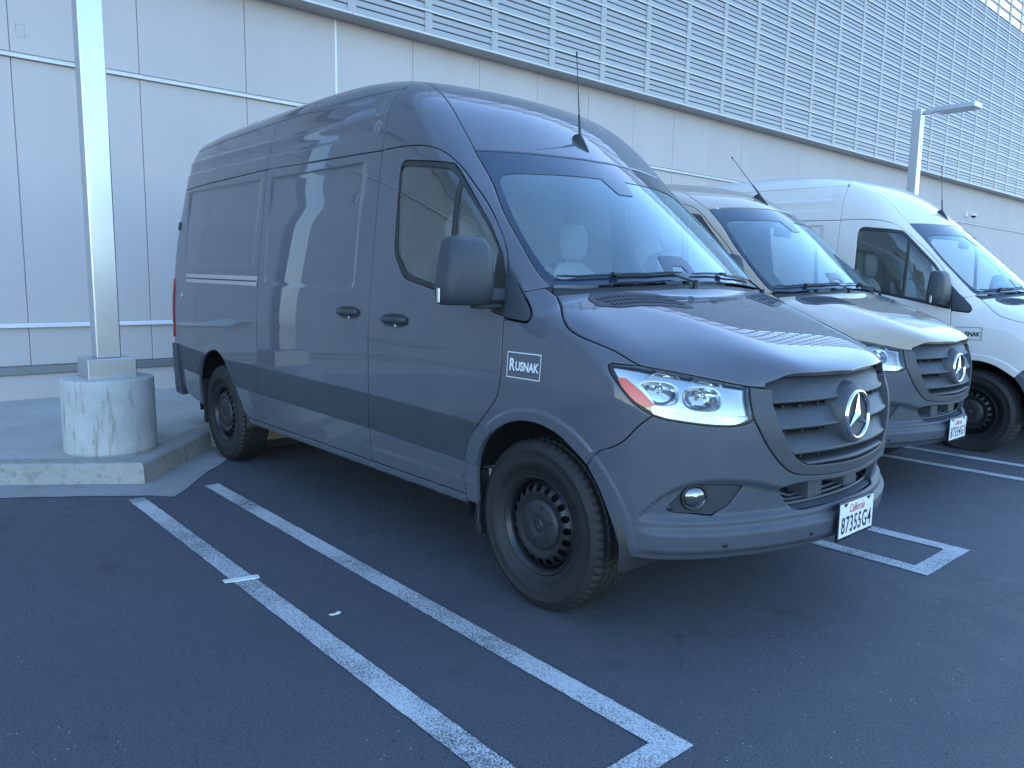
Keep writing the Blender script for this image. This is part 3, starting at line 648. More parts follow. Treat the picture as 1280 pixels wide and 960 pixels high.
def front_details(B,T,BP,S,fog,plate,pt):
    k=('front',)
    if k not in CACHE:
        c={}; CACHE[k]=c
        # grille blades
        def blade(zt,zb,ytrim=.004):
            mb=MB(); rows=[]; prof=[(-.085,zt),(-.040,zt-.012),(-.012,zb+.020),(-.003,zb+.014),(.002,zb+.007),(.000,zb),(-.010,zb-.003),(-.045,zb+.004),(-.09,zb+.008)]
            w=yin(min(zb+.006,1.04))-ytrim; ys=np.linspace(-w,w,41)
            xs=nose_x(B,ys,(zb+zt)/2)
            for y,x in zip(ys,xs): rows.append([(x+d-.006,y*(yin(min(max(z,.735),1.045))-ytrim)/w if True else y,z) for d,z in prof])
            return mb.grid(rows,cap=False)
        c['blades']=[blade(1.095,.995).mesh('slat'),blade(.978,.893).mesh('slat'),blade(.872,.790).mesh('slat'),blade(.772,.736).mesh('slat')]
        # dark cavity behind, with a few radiator bars
        mb=MB(); ys=np.linspace(-.5,.5,21); xs=nose_x(B,ys,.9)-.14
        mb.grid([[(x,y,.70),(x,y,1.08)] for x,y in zip(xs,ys)]); c['cav']=mb.mesh('radiator')
        mb=MB()
        for z in (.985,.883,.782):
            for y in (-.42,-.33,-.22,.22,.33,.42):
                x=float(nose_x(B,[y],z)[0]); mb.box(x-.10,x-.035,y-.006,y+.006,z-.012,z+.0)
        for z in np.arange(.72,1.05,.014):
            mb.grid([[(x+.03,y,z),(x+.03,y,z+.004)] for x,y in zip(xs,ys)])
        c['bars']=mb.mesh('radiator_bars')
        # emblem
        x0=float(nose_x(B,[0.],.92)[0]); tilt=Matrix.Translation((x0-.005,0,.92))@Matrix.Rotation(math.radians(-3),4,'Y')
        def em(mb): mb.V=[tuple(tilt@Vector(v)) for v in mb.V]; return mb
        c['boss']=em(MB().lathe([(.0,.0),(.10,.0),(.112,.004),(.122,-.004),(.132,-.03),(.150,-.07)],56,axis='x')).mesh('boss')
        c['ring']=em(MB().lathe([(.090,.006),(.092,.013),(.098,.016),(.104,.013),(.106,.004)],64,axis='x')).mesh('ring')
        mb=MB()
        for a in (90,210,330):
            a=math.radians(a); d=np.array([math.cos(a),math.sin(a)]); n=np.array([-d[1],d[0]])
            tip=d*.094; l=np.array([math.cos(a+math.pi/3),math.sin(a+math.pi/3)])*.023; r=np.array([math.cos(a-math.pi/3),math.sin(a-math.pi/3)])*.023
            V=[(.018,0,0),(.010,tip[0],tip[1]),(.006,l[0],l[1]),(.006,r[0],r[1])]
            mb.add(V,[(0,2,1),(0,1,3),(2,3,1),(0,3,2)])
        c['star']=em(mb).mesh('star')
        # fog lamp
        def fogm(s):
            m1=MB().lathe([(.0,.012),(.020,.010),(.036,.004),(.045,-.006)],32,axis='x'); m2=MB().lathe([(.045,.0),(.049,.004),(.054,-.006),(.056,-.04)],32,axis='x'); m3=MB().lathe([(.0,-.05),(.02,-.042),(.035,-.022),(.044,-.004)],32,axis='x')
            Mx=Matrix.Translation((.725,-.795*1,.640))@Matrix.Rotation(math.radians(-32),4,'Z')@Matrix.Translation((-.028,0,0))
            out=[]
            for m_ in (m1,m2,m3):
                m_.V=[tuple(Mx@Vector(v)) for v in m_.V]
                if s>0: m_.V=[(x,-y,z) for x,y,z in m_.V]
                out.append(m_.mesh('fog'))
            return out
        c['fog']={s:fogm(s) for s in (-1,1)}
        # lower intake: shelf with three stepped ridges, column, mesh
        mb=MB(); ys=np.linspace(-.47,.47,31); xs=nose_x(B,ys,.60)
        mb.grid([[(x-.004,y,.552),(x-.05,y,.566),(x-.13,y,.578),(x-.20,y,.60)] for x,y in zip(xs,ys)]); c['shelf']=mb.mesh('intake_shelf')
        mb=MB()
        for i in range(3):
            w=.36-.045*i; ys2=np.linspace(-w,w,25); x2=nose_x(B,ys2,.60)-.035-.030*i
            path=[(x2[0]-.07+.01*i,-w-.03,.590+.006*i)]+[(x,y,.572+.005*i) for x,y in zip(x2,ys2)]+[(x2[-1]-.07+.01*i,w+.03,.590+.006*i)]
            mb.tube(path,.007,8)
        c['ridges']=mb.mesh('shelf_ridges')
        mb=MB(); mb.grid([[(x-.19,y,.54),(x-.19,y,.70)] for x,y in zip(xs,ys)]); c['iback']=mb.mesh('intake_back')
        c['icol']=[]
        for y in (-.16,.16):
            x=float(nose_x(B,[y],.62)[0]); c['icol'].append(MB().box(x-.15,x-.045,y-.055,y+.055,.565,.70,.006).mesh('intake_column'))
        mb=MB()
        for y in np.arange(-.44,.45,.022):
            x=float(nose_x(B,[y],.62)[0])-.17; mb.box(x,x+.004,y-.0015,y+.0015,.56,.70)
        for z in np.arange(.575,.70,.02): mb.tube([(x-.168,y,z) for x,y in zip(xs,ys)],.0018,4)
        c['imesh']=mb.mesh('intake_mesh')
        # headlamp inner parts
        def lamp(s):
            out={}
            R=Matrix.Rotation(math.radians(-34),4,'Z')
            mb=MB()
            bowls=[((.566,-.843,1.052),.084,.064),((.672,-.716,1.032),.084,.066)]
            for (p_,rw,rh) in bowls:
                m_=MB().lathe([(.012,-.055),(.30*rw,-.050),(.6*rw,-.036),(.85*rw,-.014),(rw,.006),(rw*1.06,.008)],28,axis='x')
                m_.V=[tuple(Matrix.Translation(p_)@R@Matrix.Scale(rh/rw,4,(0,0,1))@Vector(v)) for v in m_.V]; mb.add(m_.V,m_.F,True)
            out['bowl']=mb
            mb=MB()
            for (p_,rw,rh) in bowls:
                m_=MB().lathe([(.0,.0),(.009,-.003),(.012,-.012),(.012,-.05)],14,axis='x'); m_.V=[tuple(Matrix.Translation(p_)@R@Vector(v)) for v in m_.V]; mb.add(m_.V,m_.F,True)
            out['bulb']=mb
            for k2,m_ in out.items():
                if s>0: m_.V=[(x,-y,z) for x,y,z in m_.V]
            return {k2:m_.mesh(k2) for k2,m_ in out.items()}
        c['lamp']={s:lamp(s) for s in (-1,1)}
        # plate
        x=float(nose_x(B,[0.],.48)[0])+.016
        mb=MB().box(x-.012,x,-.160,.160,.398,.565,.003); c['pframe']=mb.mesh('plate_frame')
        mb=MB().box(x+.0005,x+.0025,-.1525,.1525,.413,.558); c['pplate']=mb.mesh('plate')
        c['px']=x
        mb=MB()
        for y in (-.105,.105): mb.add([(x+.0032,y-.022,.5565),(x+.0032,y+.022,.5565),(x+.0032,y+.006,.542),(x+.0032,y-.006,.542)],[(0,1,2,3)])
        mb.add([(x+.0032,-.045,.402),(x+.0032,.045,.402),(x+.0032,.045,.414),(x+.0032,-.045,.414)],[(0,1,2,3)])
        c['ptabs']=mb.mesh('plate_tabs')
        c['sens']=[]
        for (u,z) in ((-.93,.600),(-.72,.455),(-.30,.455),(.30,.455),(.72,.455),(.93,.600)):
            q=onsurf(B,C_NOSE,[(u*.95,z)],.0)[0]; n=B.N(q[None])[0]; Mx=Matrix.Translation(q)@Vector(n).to_track_quat('X','Z').to_matrix().to_4x4()
            m_=MB().lathe([(.0,.0035),(.010,.003),(.0125,-.004)],18,axis='x'); m_.V=[tuple(Mx@Vector(v)) for v in m_.V]; c['sens'].append(m_.mesh('parking_sensor'))
    c=CACHE[k]
    G=bpy.data.objects.new('radiator_grille',None); put(G,T)
    so=snap(B,C_NOSE,cr(HL_IN[::-1],.015))+snap(B,C_NOSE,cr(SUR_O,.02))[1:]
    top=snap(B,C_BON,cr([(.815,-.51,1.057),(.785,-.58,1.066)],.02))
    si=snap(B,C_NOSE,cr(SUR_I,.02))
    oh=so; outer=oh+mir(oh[::-1])[1:]+mir(HFRONT[-2:])[0:]+[(.832,.497,1.056)]+mir(si)[1:]+si[::-1][1:-1]+[(.832,-.497,1.056)]
    outer=so+mir(so[::-1])[1:]+mir(si)[0:]+si[::-1][1:]
    panel(B,'surround','grille_surround',GRILLE,G,C_NOSE,outer,side=0,h=.025,gap=.002,off=.004,depth=.075,bev=.004,drop=.003)
    for b in c['blades']: obj('slat',b,GRILLE,G)
    obj('radiator',c['cav'],DARK,G); obj('radiator_bars',c['bars'],BLACK,G)
    E=obj('emblem',c['boss'],GRILLE,T); obj('ring',c['ring'],CHROME,E); obj('star',c['star'],CHROME,E)
    for s in (-1,1):
        L=bpy.data.objects.new('fog_lamp',None); put(L,T)
        panel(B,'fogpocket','bezel',TRIM,L,C_NOSE,fog,side=s,h=.03,gap=.0015,off=-.016,depth=0,bev=.006,drop=-.008)
        obj('lens',c['fog'][s][0],G_FOG,L); obj('rim',c['fog'][s][1],BLACK,L); obj('reflector',c['fog'][s][2],SILVER,L)
    I=obj('lower_intake',c['shelf'],PLASTIC,T); obj('intake_ridges',c['ridges'],PLASTIC,I); obj('intake_back',c['iback'],DARK,I); [obj('intake_column',q_,PLASTIC,I) for q_ in c['icol']]; obj('intake_mesh',c['imesh'],BLACK,I)
    hl=snap(B,C_NOSE,HL_TOP)+snap(B,C_NOSE,cr(HFRONT[:4],.02))[1:]+snap(B,C_NOSE,cr(HL_IN[::-1],.02))[1:]+snap(B,C_NOSE,cr(HL_BOT[::-1],.02))[1:]+snap(B,C_SIDE,cr(HL_REAR[::-1],.02))[1:-1]
    def sub(pts,r=0,ds=.012): return snap(B,C_NOSE,rnd(pts,r,ds))
    red=sub([(.452,-.978,1.100),(.490,-.962,1.098),(.550,-.935,1.052),(.600,-.91,1.000),(.575,-.94,.990),(.535,-.965,1.012),(.492,-.978,1.050)],.008)
    strip=snap(B,C_NOSE,cr([(.575,-.945,.998),(.62,-.905,.985),(.69,-.83,.972),(.76,-.72,.962),(.815,-.608,.958)],.012)+cr([(.815,-.615,.945),(.805,-.65,.936),(.76,-.73,.933),(.69,-.84,.949),(.63,-.90,.962),(.60,-.925,.975),(.575,-.945,.998)],.012)[:-1])
    fin=sub([(.45,-.972,1.128),(.50,-.945,1.128),(.56,-.90,1.05),(.60,-.91,1.0),(.585,-.925,1.012),(.54,-.945,1.055),(.49,-.965,1.092),(.46,-.975,1.10)],.01)
    for s in (-1,1):
        HLp=panel(B,'hlhouse','headlight',HOUSE,T,C_NOSE,hl,side=s,h=.03,gap=.004,off=-.095,depth=-.093,bev=.012,drop=-.010)
        panel(B,'hllens','lens',G_LENS,HLp,C_NOSE,hl,side=s,h=.03,gap=.003,off=.001,depth=0,bev=.006,drop=.004)
        panel(B,'hledge','lamp_edge',GLOSSBLACK,HLp,C_NOSE,hl,side=s,holes=[offs3(B,hl,.006)],h=.03,gap=.002,off=-.003,depth=.02,bev=0,drop=0)
        panel(B,'hlred','marker',REDL,HLp,C_NOSE,red,side=s,h=.02,gap=0,off=-.010,depth=.012,bev=.003)
        panel(B,'hlwing','reflector_wing',ALU,HLp,C_NOSE,fin,side=s,h=.02,gap=0,off=-.03,depth=.02,bev=.003)
        panel(B,'hlstrip','light_strip',STRIPM,HLp,C_NOSE,strip,side=s,h=.02,gap=0,off=-.014,depth=.02,bev=.003)
        if ('flutes',s) not in CACHE:
            mb=MB(); lo_=np.array(cr([(.60,-.925,.968),(.63,-.90,.956),(.69,-.84,.943),(.76,-.73,.928),(.80,-.66,.928),(.815,-.615,.945)],.0075)); hi_=np.array(cr([(.59,-.93,.992),(.62,-.905,.984),(.69,-.83,.972),(.76,-.72,.962),(.79,-.66,.958),(.812,-.615,.955)],.0075)); n_=min(len(lo_),len(hi_))
            lo_=lo_[np.linspace(0,len(lo_)-1,n_).astype(int)]; hi_=hi_[np.linspace(0,len(hi_)-1,n_).astype(int)]
            A1=onsurf(B,C_NOSE,C_NOSE.to2(lo_),-.010); A2=onsurf(B,C_NOSE,C_NOSE.to2(hi_),-.013)
            for a_,b_ in zip(A1,A2): mb.tube([a_,b_],.0032,6)
            if s>0: mb.V=[(x,-y,z) for x,y,z in mb.V]
            CACHE[('flutes',s)]=mb.mesh('lens_flutes')
        fo_=obj('lens_flutes',CACHE[('flutes',s)],CHROME,HLp); fo_['kind']='stuff'
        bz=offs3(B,hl,.009); eh=[lift3(B,C_NOSE,[(u_+.070*math.copysign(abs(math.cos(t))**.75,math.cos(t)),z_+.047*math.copysign(abs(math.sin(t))**.75,math.sin(t))-.10*(.070*math.cos(t))) for t in np.linspace(0,2*math.pi,41)[:-1]]) for u_,z_ in ((-.930,1.050),(-.776,1.030))]
        panel(B,'hlbezel','bezel',HOUSE,HLp,C_NOSE,bz,side=s,holes=eh,h=.02,gap=0,off=-.026,depth=.03,bev=.004,drop=.004)
        obj('reflector',c['lamp'][s]['bowl'],CHROME,HLp); obj('bulb',c['lamp'][s]['bulb'],SILVER,HLp)
    if plate:
        PF=obj('licence_plate',c['pframe'],GLOSSBLACK,T); obj('plate',c['pplate'],PLATEW,PF); obj('plate_tabs',c['ptabs'],BLACKP,PF)
        x=c['px']+.0036
        def txt(s,w_,h_,yc,zc,mat,**kw):
            V,F=fit_text(s,w_,h_,**kw); obj('plate_text',mesh('plate_text',[(x,v[0]+yc,v[1]+zc) for v in V],F),mat,PF)
        txt(plate,.272,.074,0,.463,BLACKP,bold=.012,space=1.12)
        txt('California',.135,.036,0,.529,REDP,shear=.35,space=.95)
    [obj('parking_sensor',ss,BLACK,BP) for ss in c['sens']]
    # wipers
    kk=('wipers',)
    if kk not in CACHE:
        ws=[]
        for (ya,yb,xo) in ((-.80,-.10,.0),(-.02,.66,.0)):
            mb=MB(); ys=np.linspace(ya,yb,16); bx=np.interp(np.abs(ys),[0,.33,.55,.70,.835],[.125,.10,.055,.01,-.05])-.035
            P=onsurf(B,C_TOP,np.stack([bx,ys],-1),.010); mb.tube(P,[.004]+[.0058]*14+[.004],6)
            P2=onsurf(B,C_TOP,np.stack([bx[6:14]+.016,ys[6:14]],-1),.020); mb.tube(P2,.0042,6)
            e=onsurf(B,C_TOP,[(bx[-1]+.050,ys[-1]+.05)],.012)[0]; mb.tube([P2[-1],e],.006,6); mb.lathe([(0,.012),(.013,.010),(.016,-.03)],14,c=tuple(e))
            mb.box(P[6][0]-.012,P[6][0]+.02,P[6][1]-.022,P[6][1]+.022,P[6][2]-.004,P[6][2]+.010,.003)
            ws.append(mb.mesh('wiper'))
        CACHE[kk]=ws
    for m_ in CACHE[kk]: obj('wiper',m_,BLACK,T)
    # aerial
    kk=('aerial',B.high)
    if kk not in CACHE:
        q=onsurf(B,C_TOP,[(-.70,0.)],0)[0]; n=B.N(q[None])[0]; t=np.cross([0,1,0],n)   # t points forwards/down along the slope
        rows=[]
        for u,w,h_ in ((-.085,.004,.004),(-.075,.022,.028),(-.055,.028,.044),(-.02,.028,.036),(.03,.022,.020),(.065,.012,.008),(.075,.003,.001)):
            rows.append([q+t*u+np.array([0,1,0])*w*math.cos(a)*1.0+n*(h_*max(math.sin(a),0)-.004) for a in np.linspace(0,math.pi,9)])
        mb=MB().grid(rows); top=q+t*(-.06)+n*.04
        tilt=np.array([-.085,0,.95]) if B.high else np.array([-.62,0,.72])
        tilt=tilt/np.linalg.norm(tilt)
        mb.tube([top-tilt*.02,top+tilt*.10],[.008,.006],8); mb.tube([top+tilt*.10,top+tilt*.43],[.0035,.0025],6); mb.tube([top+tilt*.42,top+tilt*.445],.005,6)
        CACHE[kk]=mb.mesh('aerial')
    obj('aerial',CACHE[kk],BLACK,T)
def offs3(B,L,d):
    q=C_NOSE.to2(np.array(clean(np.array(L,float)))); 
    if area(q)<0: q=q[::-1]
    return lift3(B,C_NOSE,offs(q,d))
def FLm():
    m,n,p=nmat('fluted_strip'); p.inputs['Metallic'].default_value=1; p.inputs['Roughness'].default_value=.12
    p.inputs['Base Color'].default_value=(.85,.87,.9,1)
    w=n.nodes.new('ShaderNodeTexWave'); w.wave_type='BANDS'; w.bands_direction='Y'; w.inputs['Scale'].default_value=34; w.inputs['Distortion'].default_value=0; n.links.new(opos(n),w.inputs['Vector'])
    bump(n,p,w.outputs['Fac'],1.0,.006); return m
FLUTE=FLm()
def fit_text(txt,w,h,**kw):
    V,F=text_mesh(txt,1.0,**kw); lo,hi=V.min(0),V.max(0)
    V=(V-(lo+hi)/2)/np.maximum(hi-lo,1e-6)*np.array([w,h,0]); return V,F
def side_text(B,txt,w,h,cx,cz,off,**kw):
    V,F=fit_text(txt,w,h,**kw)
    P=onsurf(B,C_SIDE,np.stack([cx+V[:,0],cz+V[:,1]],-1),off); return mesh('sticker_text',P,F)
def side_details(B,T,D,SD,Q,WG,pt,sticker,high):
    k=('side',high)
    if k not in CACHE:
        c={}; CACHE[k]=c
        def handle(cx,cz):
            P=onsurf(B,C_SIDE,[(cx+u,cz+.002) for u in (-.115,-.095,-.06,0,.06,.095,.115)],0)
            o=np.array([.004,.020,.030,.034,.030,.020,.004])
            rows=[]
            for q,d in zip(P,o):
                a=np.linspace(0,2*math.pi,9)[:-1]; rows.append([q+np.array([0,-d+.012*math.sin(t),.017*math.cos(t)]) for t in a])
            return MB().grid(rows,False,True,True,cap=True)
        c['h']={}
        for nm,cx in (('d',-1.065),('s',-1.555)):
            mb=handle(cx,1.247 if nm=='d' else 1.270); V=list(mb.V); m1=mb.mesh('door_handle')
            mb2=MB(); mb2.V=[(x,-y,z) for x,y,z in V]; mb2.F=mb.F; mb2.sm=mb.sm; c['h'][nm]={-1:m1,1:mb2.mesh('door_handle')}
        # door mirror
        def mirror(s):
            sec=[(1.352,.100,.040,0,0),(1.36,.122,.055,0,0),(1.40,.130,.066,0,.004),(1.45,.130,.070,0,.006),(1.52,.124,.068,.004,.006),(1.58,.115,.060,.008,.002),(1.620,.108,.050,.010,-.004),(1.638,.094,.038,.013,-.008),(1.647,.068,.022,.015,-.010)]
            rows=[]
            for z,hy,hx,oy,ox in sec:
                row=[]
                for a in np.linspace(0,2*math.pi,33)[:-1]:
                    ca,sa=math.cos(a),math.sin(a); e=.42
                    row.append((-.265+ox+hx*abs(ca)**e*(1 if ca>0 else -1)-(0.012*(abs(sa)**2)),-1.155+oy+hy*abs(sa)**e*(1 if sa>0 else -1),z))
                rows.append(row)
            m1=MB().grid(rows,False,True,True,cap=True)
            m2=MB().box(-.315,-.225,-1.075,-.935,1.362,1.425,.014); m2.box(-.31,-.24,-1.10,-.94,1.335,1.358,.008)
            m3=MB().box(-.336,-.331,-1.215,-1.080,1.395,1.575,.002)
            m4=MB().box(-.292,-.272,-1.2895,-1.281,1.362,1.425,.003)
            out={}
            for nm,m_ in (('shell',m1),('arm',m2),('glass',m3),('lamp',m4)):
                if s>0:          # the driver's mirror is folded back against the door
                    pv=Matrix.Translation((-.275,-1.0,0))@Matrix.Rotation(math.radians(-74),4,'Z')@Matrix.Translation((.275,1.0,0))
                    if nm!='arm': m_.V=[tuple(pv@Vector(v)) for v in m_.V]
                    m_.V=[(x,-y,z) for x,y,z in m_.V]
                out[nm]=m_.mesh(nm)
            return out
        c['m']={s:mirror(s) for s in (-1,1)}
        c['txt']=side_text(B,'R',.036,.054,-.1145,1.098,.0035,bold=.035), side_text(B,'USNAK',.148,.041,-.0205,1.0925,.0035,bold=.035,space=.98)
        # sticker frame
        mb=MB(); x0,x1,zb,zt=-.148,.062,1.042,1.150; 
        for a,b_ in (((x0,zb),(x1,zb)),((x1,zb),(x1,zt)),((x1,zt),(x0,zt)),((x0,zt),(x0,zb))):
            a=np.array(a);b_=np.array(b_); d=(b_-a)/np.linalg.norm(b_-a); n=np.array([-d[1],d[0]]); uv=[]
            rows=[]
            for t in np.linspace(0,1,8):
                q=a+(b_-a)*t+d*(.002 if t==1 else -.002 if t==0 else 0); rows.append(onsurf(B,C_SIDE,[q-n*.002,q+n*.002],.0035))
            mb.grid(rows)
        c['sf']=mb.mesh('sticker_border')
        c['dot']=None
    c=CACHE[k]
    el=lambda cx,cz,a,b:[(cx+a*math.copysign(abs(math.cos(t))**.8,math.cos(t)),-1,cz+b*math.copysign(abs(math.sin(t))**.8,math.sin(t))) for t in np.linspace(0,2*math.pi,41)[:-1]]
    for s in (-1,1):
        for nm,par,cx,cz in (('d',D,-1.065,1.245),('s',SD,-1.555,1.268)):
            panel(B,'cup'+nm,'handle_recess',BLACK,par[s],C_SIDE,el(cx,cz,.125,.036),side=s,h=.03,gap=0,off=.0015,depth=0,bev=.006,drop=.0)
            obj('door_handle',c['h'][nm][s],TRIM,par[s])
            panel(B,'lock'+nm,'lock',HOUSE,par[s],C_SIDE,el(cx+.01,cz-.028,.010,.008),side=s,h=.03,gap=0,off=.004,depth=.003,bev=0,drop=0)
        Mr=obj('door_mirror',c['m'][s]['shell'],TRIM,T); obj('arm',c['m'][s]['arm'],TRIM,Mr); obj('mirror_glass',c['m'][s]['glass'],CHROME,Mr); obj('indicator',c['m'][s]['lamp'],HOUSE,Mr)
        # sliding-door rail
        r=lambda z0_,z1_,a=-4.375,b=-2.85:[(x,-1,z-(x+2.85)*.010) for x,z in ln([(a,z0_),(b,z0_),(b,z1_),(a,z1_),(a,z0_)],.06)[:-1]]
        RL=panel(B,'rail','door_rail',ALU,Q[s],C_SIDE,r(1.400,1.468),side=s,h=.05,gap=0,off=.006,depth=.01,bev=.004,drop=.003)
        panel(B,'railg','door_rail_groove',BLACK,Q[s],C_SIDE,r(1.428,1.438),side=s,h=.05,gap=0,off=.0075,depth=0,bev=0,drop=0)
        panel(B,'cap','filler_cap',ALU,Q[s],C_SIDE,el(-4.50,1.30,.022,.028),side=s,h=.03,gap=0,off=.003,depth=.003,bev=0,drop=0)
        panel(B,'hinge','rear_hinge',TRIM,Q[s],C_SIDE,[(x,-1,z) for x,z in rnd([(-4.70,1.86),(-4.66,1.86),(-4.66,1.93),(-4.70,1.93)],.008)],side=s,h=.03,gap=0,off=.012,depth=.02,bev=.003)
    if sticker:
        Sk=obj('sticker',c['sf'],sticker,T)
        obj('sticker_text',c['txt'][0],sticker,Sk); obj('sticker_text',c['txt'][1],sticker,Sk)
# ------------------------------------------------------------------ wheels
def wheel_meshes():
    k='wheel'
    if k in CACHE: return CACHE[k]
    # outer side of the wheel looks to -y
    tread=[]
    prof=[(.214,-.080),(.218,-.096),(.232,-.106),(.262,-.116),(.262,-.117),(.30,-.1215),(.335,-.1195),(.336,-.1205),(.338,-.1185),(.358,-.112),(.372,-.104),(.3795,-.095)]
    g=[-.090,-.072,-.068,-.062,-.058,-.030,-.026,-.020,-.016,.016,.020,.026,.030,.058,.062,.068,.072,.090]
    kind=[0,0,1,1,0,0,1,1,0,0,1,1,0,0,1,1,0,0]
    for w,d in zip(g,kind):
        crown=.387-.0045*(w/.09)**2; prof.append((crown-(.0085 if d else 0),w))
    prof+=[(.3795,.095),(.372,.104),(.358,.112),(.335,.1195),(.30,.121),(.25,.112),(.214,.085)]
    ribs={i for i,(r,w) in enumerate(prof) if r>.370}
    n=180
    def mod(i,k):
        if i in ribs:
            r,w=prof[i]
            if abs(w)>.066: return -.0065 if (k+ (1 if w>0 else 0))%3==0 else 0
            return -.0035 if (k+int(w*400))%3==0 else 0
        return 0
    ia=min(ribs); ib=max(ribs); mb=MB()
    mb.lathe(prof[:ia+1],n,axis='y',mod=mod); mb.lathe(prof[ib:],n,axis='y',mod=lambda i,k:mod(i+ib,k)); mb.lathe(prof[ia:ib+1],n,axis='y',smooth=False,mod=lambda i,k:mod(i+ia,k))
    tyre=mb.mesh('tyre'); bm=bmesh.new(); bm.from_mesh(tyre); bmesh.ops.remove_doubles(bm,verts=bm.verts,dist=1e-5); bmesh.ops.recalc_face_normals(bm,faces=bm.faces); bm.to_mesh(tyre); bm.free()
    # rim: flange, barrel and dished disc with holes
    mb=MB().lathe([(.214,-.080),(.221,-.098),(.2235,-.104),(.220,-.107),(.214,-.101),(.209,-.094),(.203,-.088),(.199,-.074),(.196,-.050),(.192,.06)],72,axis='y')
    def dish(r): return float(np.interp(r,[0,.10,.118,.135,.152,.172,.185,.195],[-.082,-.082,-.085,-.093,-.096,-.086,-.072,-.050]))
    pts=[];edges=[]
    def ring(r,c=(0,0),n_=64):
        b=len(pts); pts.extend([(c[0]+r*math.cos(t),c[1]+r*math.sin(t)) for t in np.linspace(0,2*math.pi,n_+1)[:-1]]); edges.extend([(b+i,b+(i+1)%n_) for i in range(n_)])
    ring(.195); ring(.185);ring(.150); ring(.135); ring(.118); ring(.09)
    hol=[(.167*math.cos(2*math.pi*i/20),.167*math.sin(2*math.pi*i/20)) for i in range(20)]
    for c_ in hol: ring(.0165,c_,14)
    vo,eo,fo,*_=geometry.delaunay_2d_cdt([Vector(q) for q in pts],edges,[],0,1e-7)
    V=[]; Fc=[]
    for v in vo: V.append((v[0],dish(math.hypot(v[0],v[1])),v[1]))
    for f in fo:
        cx=sum(vo[i][0] for i in f)/3; cz=sum(vo[i][1] for i in f)/3
        if any(math.hypot(cx-a,cz-b)<.0160 for a,b in hol): continue
        Fc.append(tuple(f))
    mb.add(V,Fc,True)
    rim=mb.mesh('rim')
    drum=MB().lathe([(0,-.02),(.185,-.02),(.185,.08)],32,axis='y').mesh('brake_drum')
    capp=MB().lathe([(.0,-.102),(.026,-.102),(.029,-.099),(.034,-.099),(.040,-.103),(.060,-.102),(.100,-.098),(.111,-.093),(.115,-.080)],56,axis='y').mesh('hub_cap')
    mb=MB()
    for i in range(6):
        a=math.pi/6+i*math.pi/3
        Mx=Matrix.Rotation(-a,4,'Y')@Matrix.Translation((.082,-.1015,0))
        mb.box(-.012,.012,-.002,.003,-.003,.003,0,Mx)
    slots=mb.mesh('cap_slots')
    mb=MB().lathe([(.022,-.1025),(.023,-.1045),(.0255,-.1045),(.027,-.102)],32,axis='y')
    for a in (90,210,330):
        a=math.radians(a); d=np.array([math.cos(a),math.sin(a)]); l=np.array([math.cos(a+1.05),math.sin(a+1.05)])*.005; r=np.array([math.cos(a-1.05),math.sin(a-1.05)])*.005
        mb.add([(0,-.106,0),(d[0]*.023,-.104,d[1]*.023),(l[0],-.103,l[1]),(r[0],-.103,r[1])],[(0,1,2),(0,3,1)])
    star=mb.mesh('cap_star')
    CACHE[k]=(tyre,rim,drum,capp,slots,star); return CACHE[k]
def wheels(T,steer):
    tyre,rim,drum,capp,slots,star=wheel_meshes()
    for x in (0,-3.665):
        for s in (-1,1):
            W=bpy.data.objects.new('wheel',None); put(W,T); W.location=(x,s*.845,.387); W.rotation_euler=(0,random.uniform(0,.3),(math.pi if s>0 else 0)+(steer if x==0 else 0))
            obj('tyre',tyre,RUBBER,W); R=obj('rim',rim,STEEL,W); obj('brake_drum',drum,DARK,W)
            H=obj('hub_cap',capp,CAPM,W); obj('cap_slots',slots,BLACK,W); obj('cap_star',star,STEEL,W)
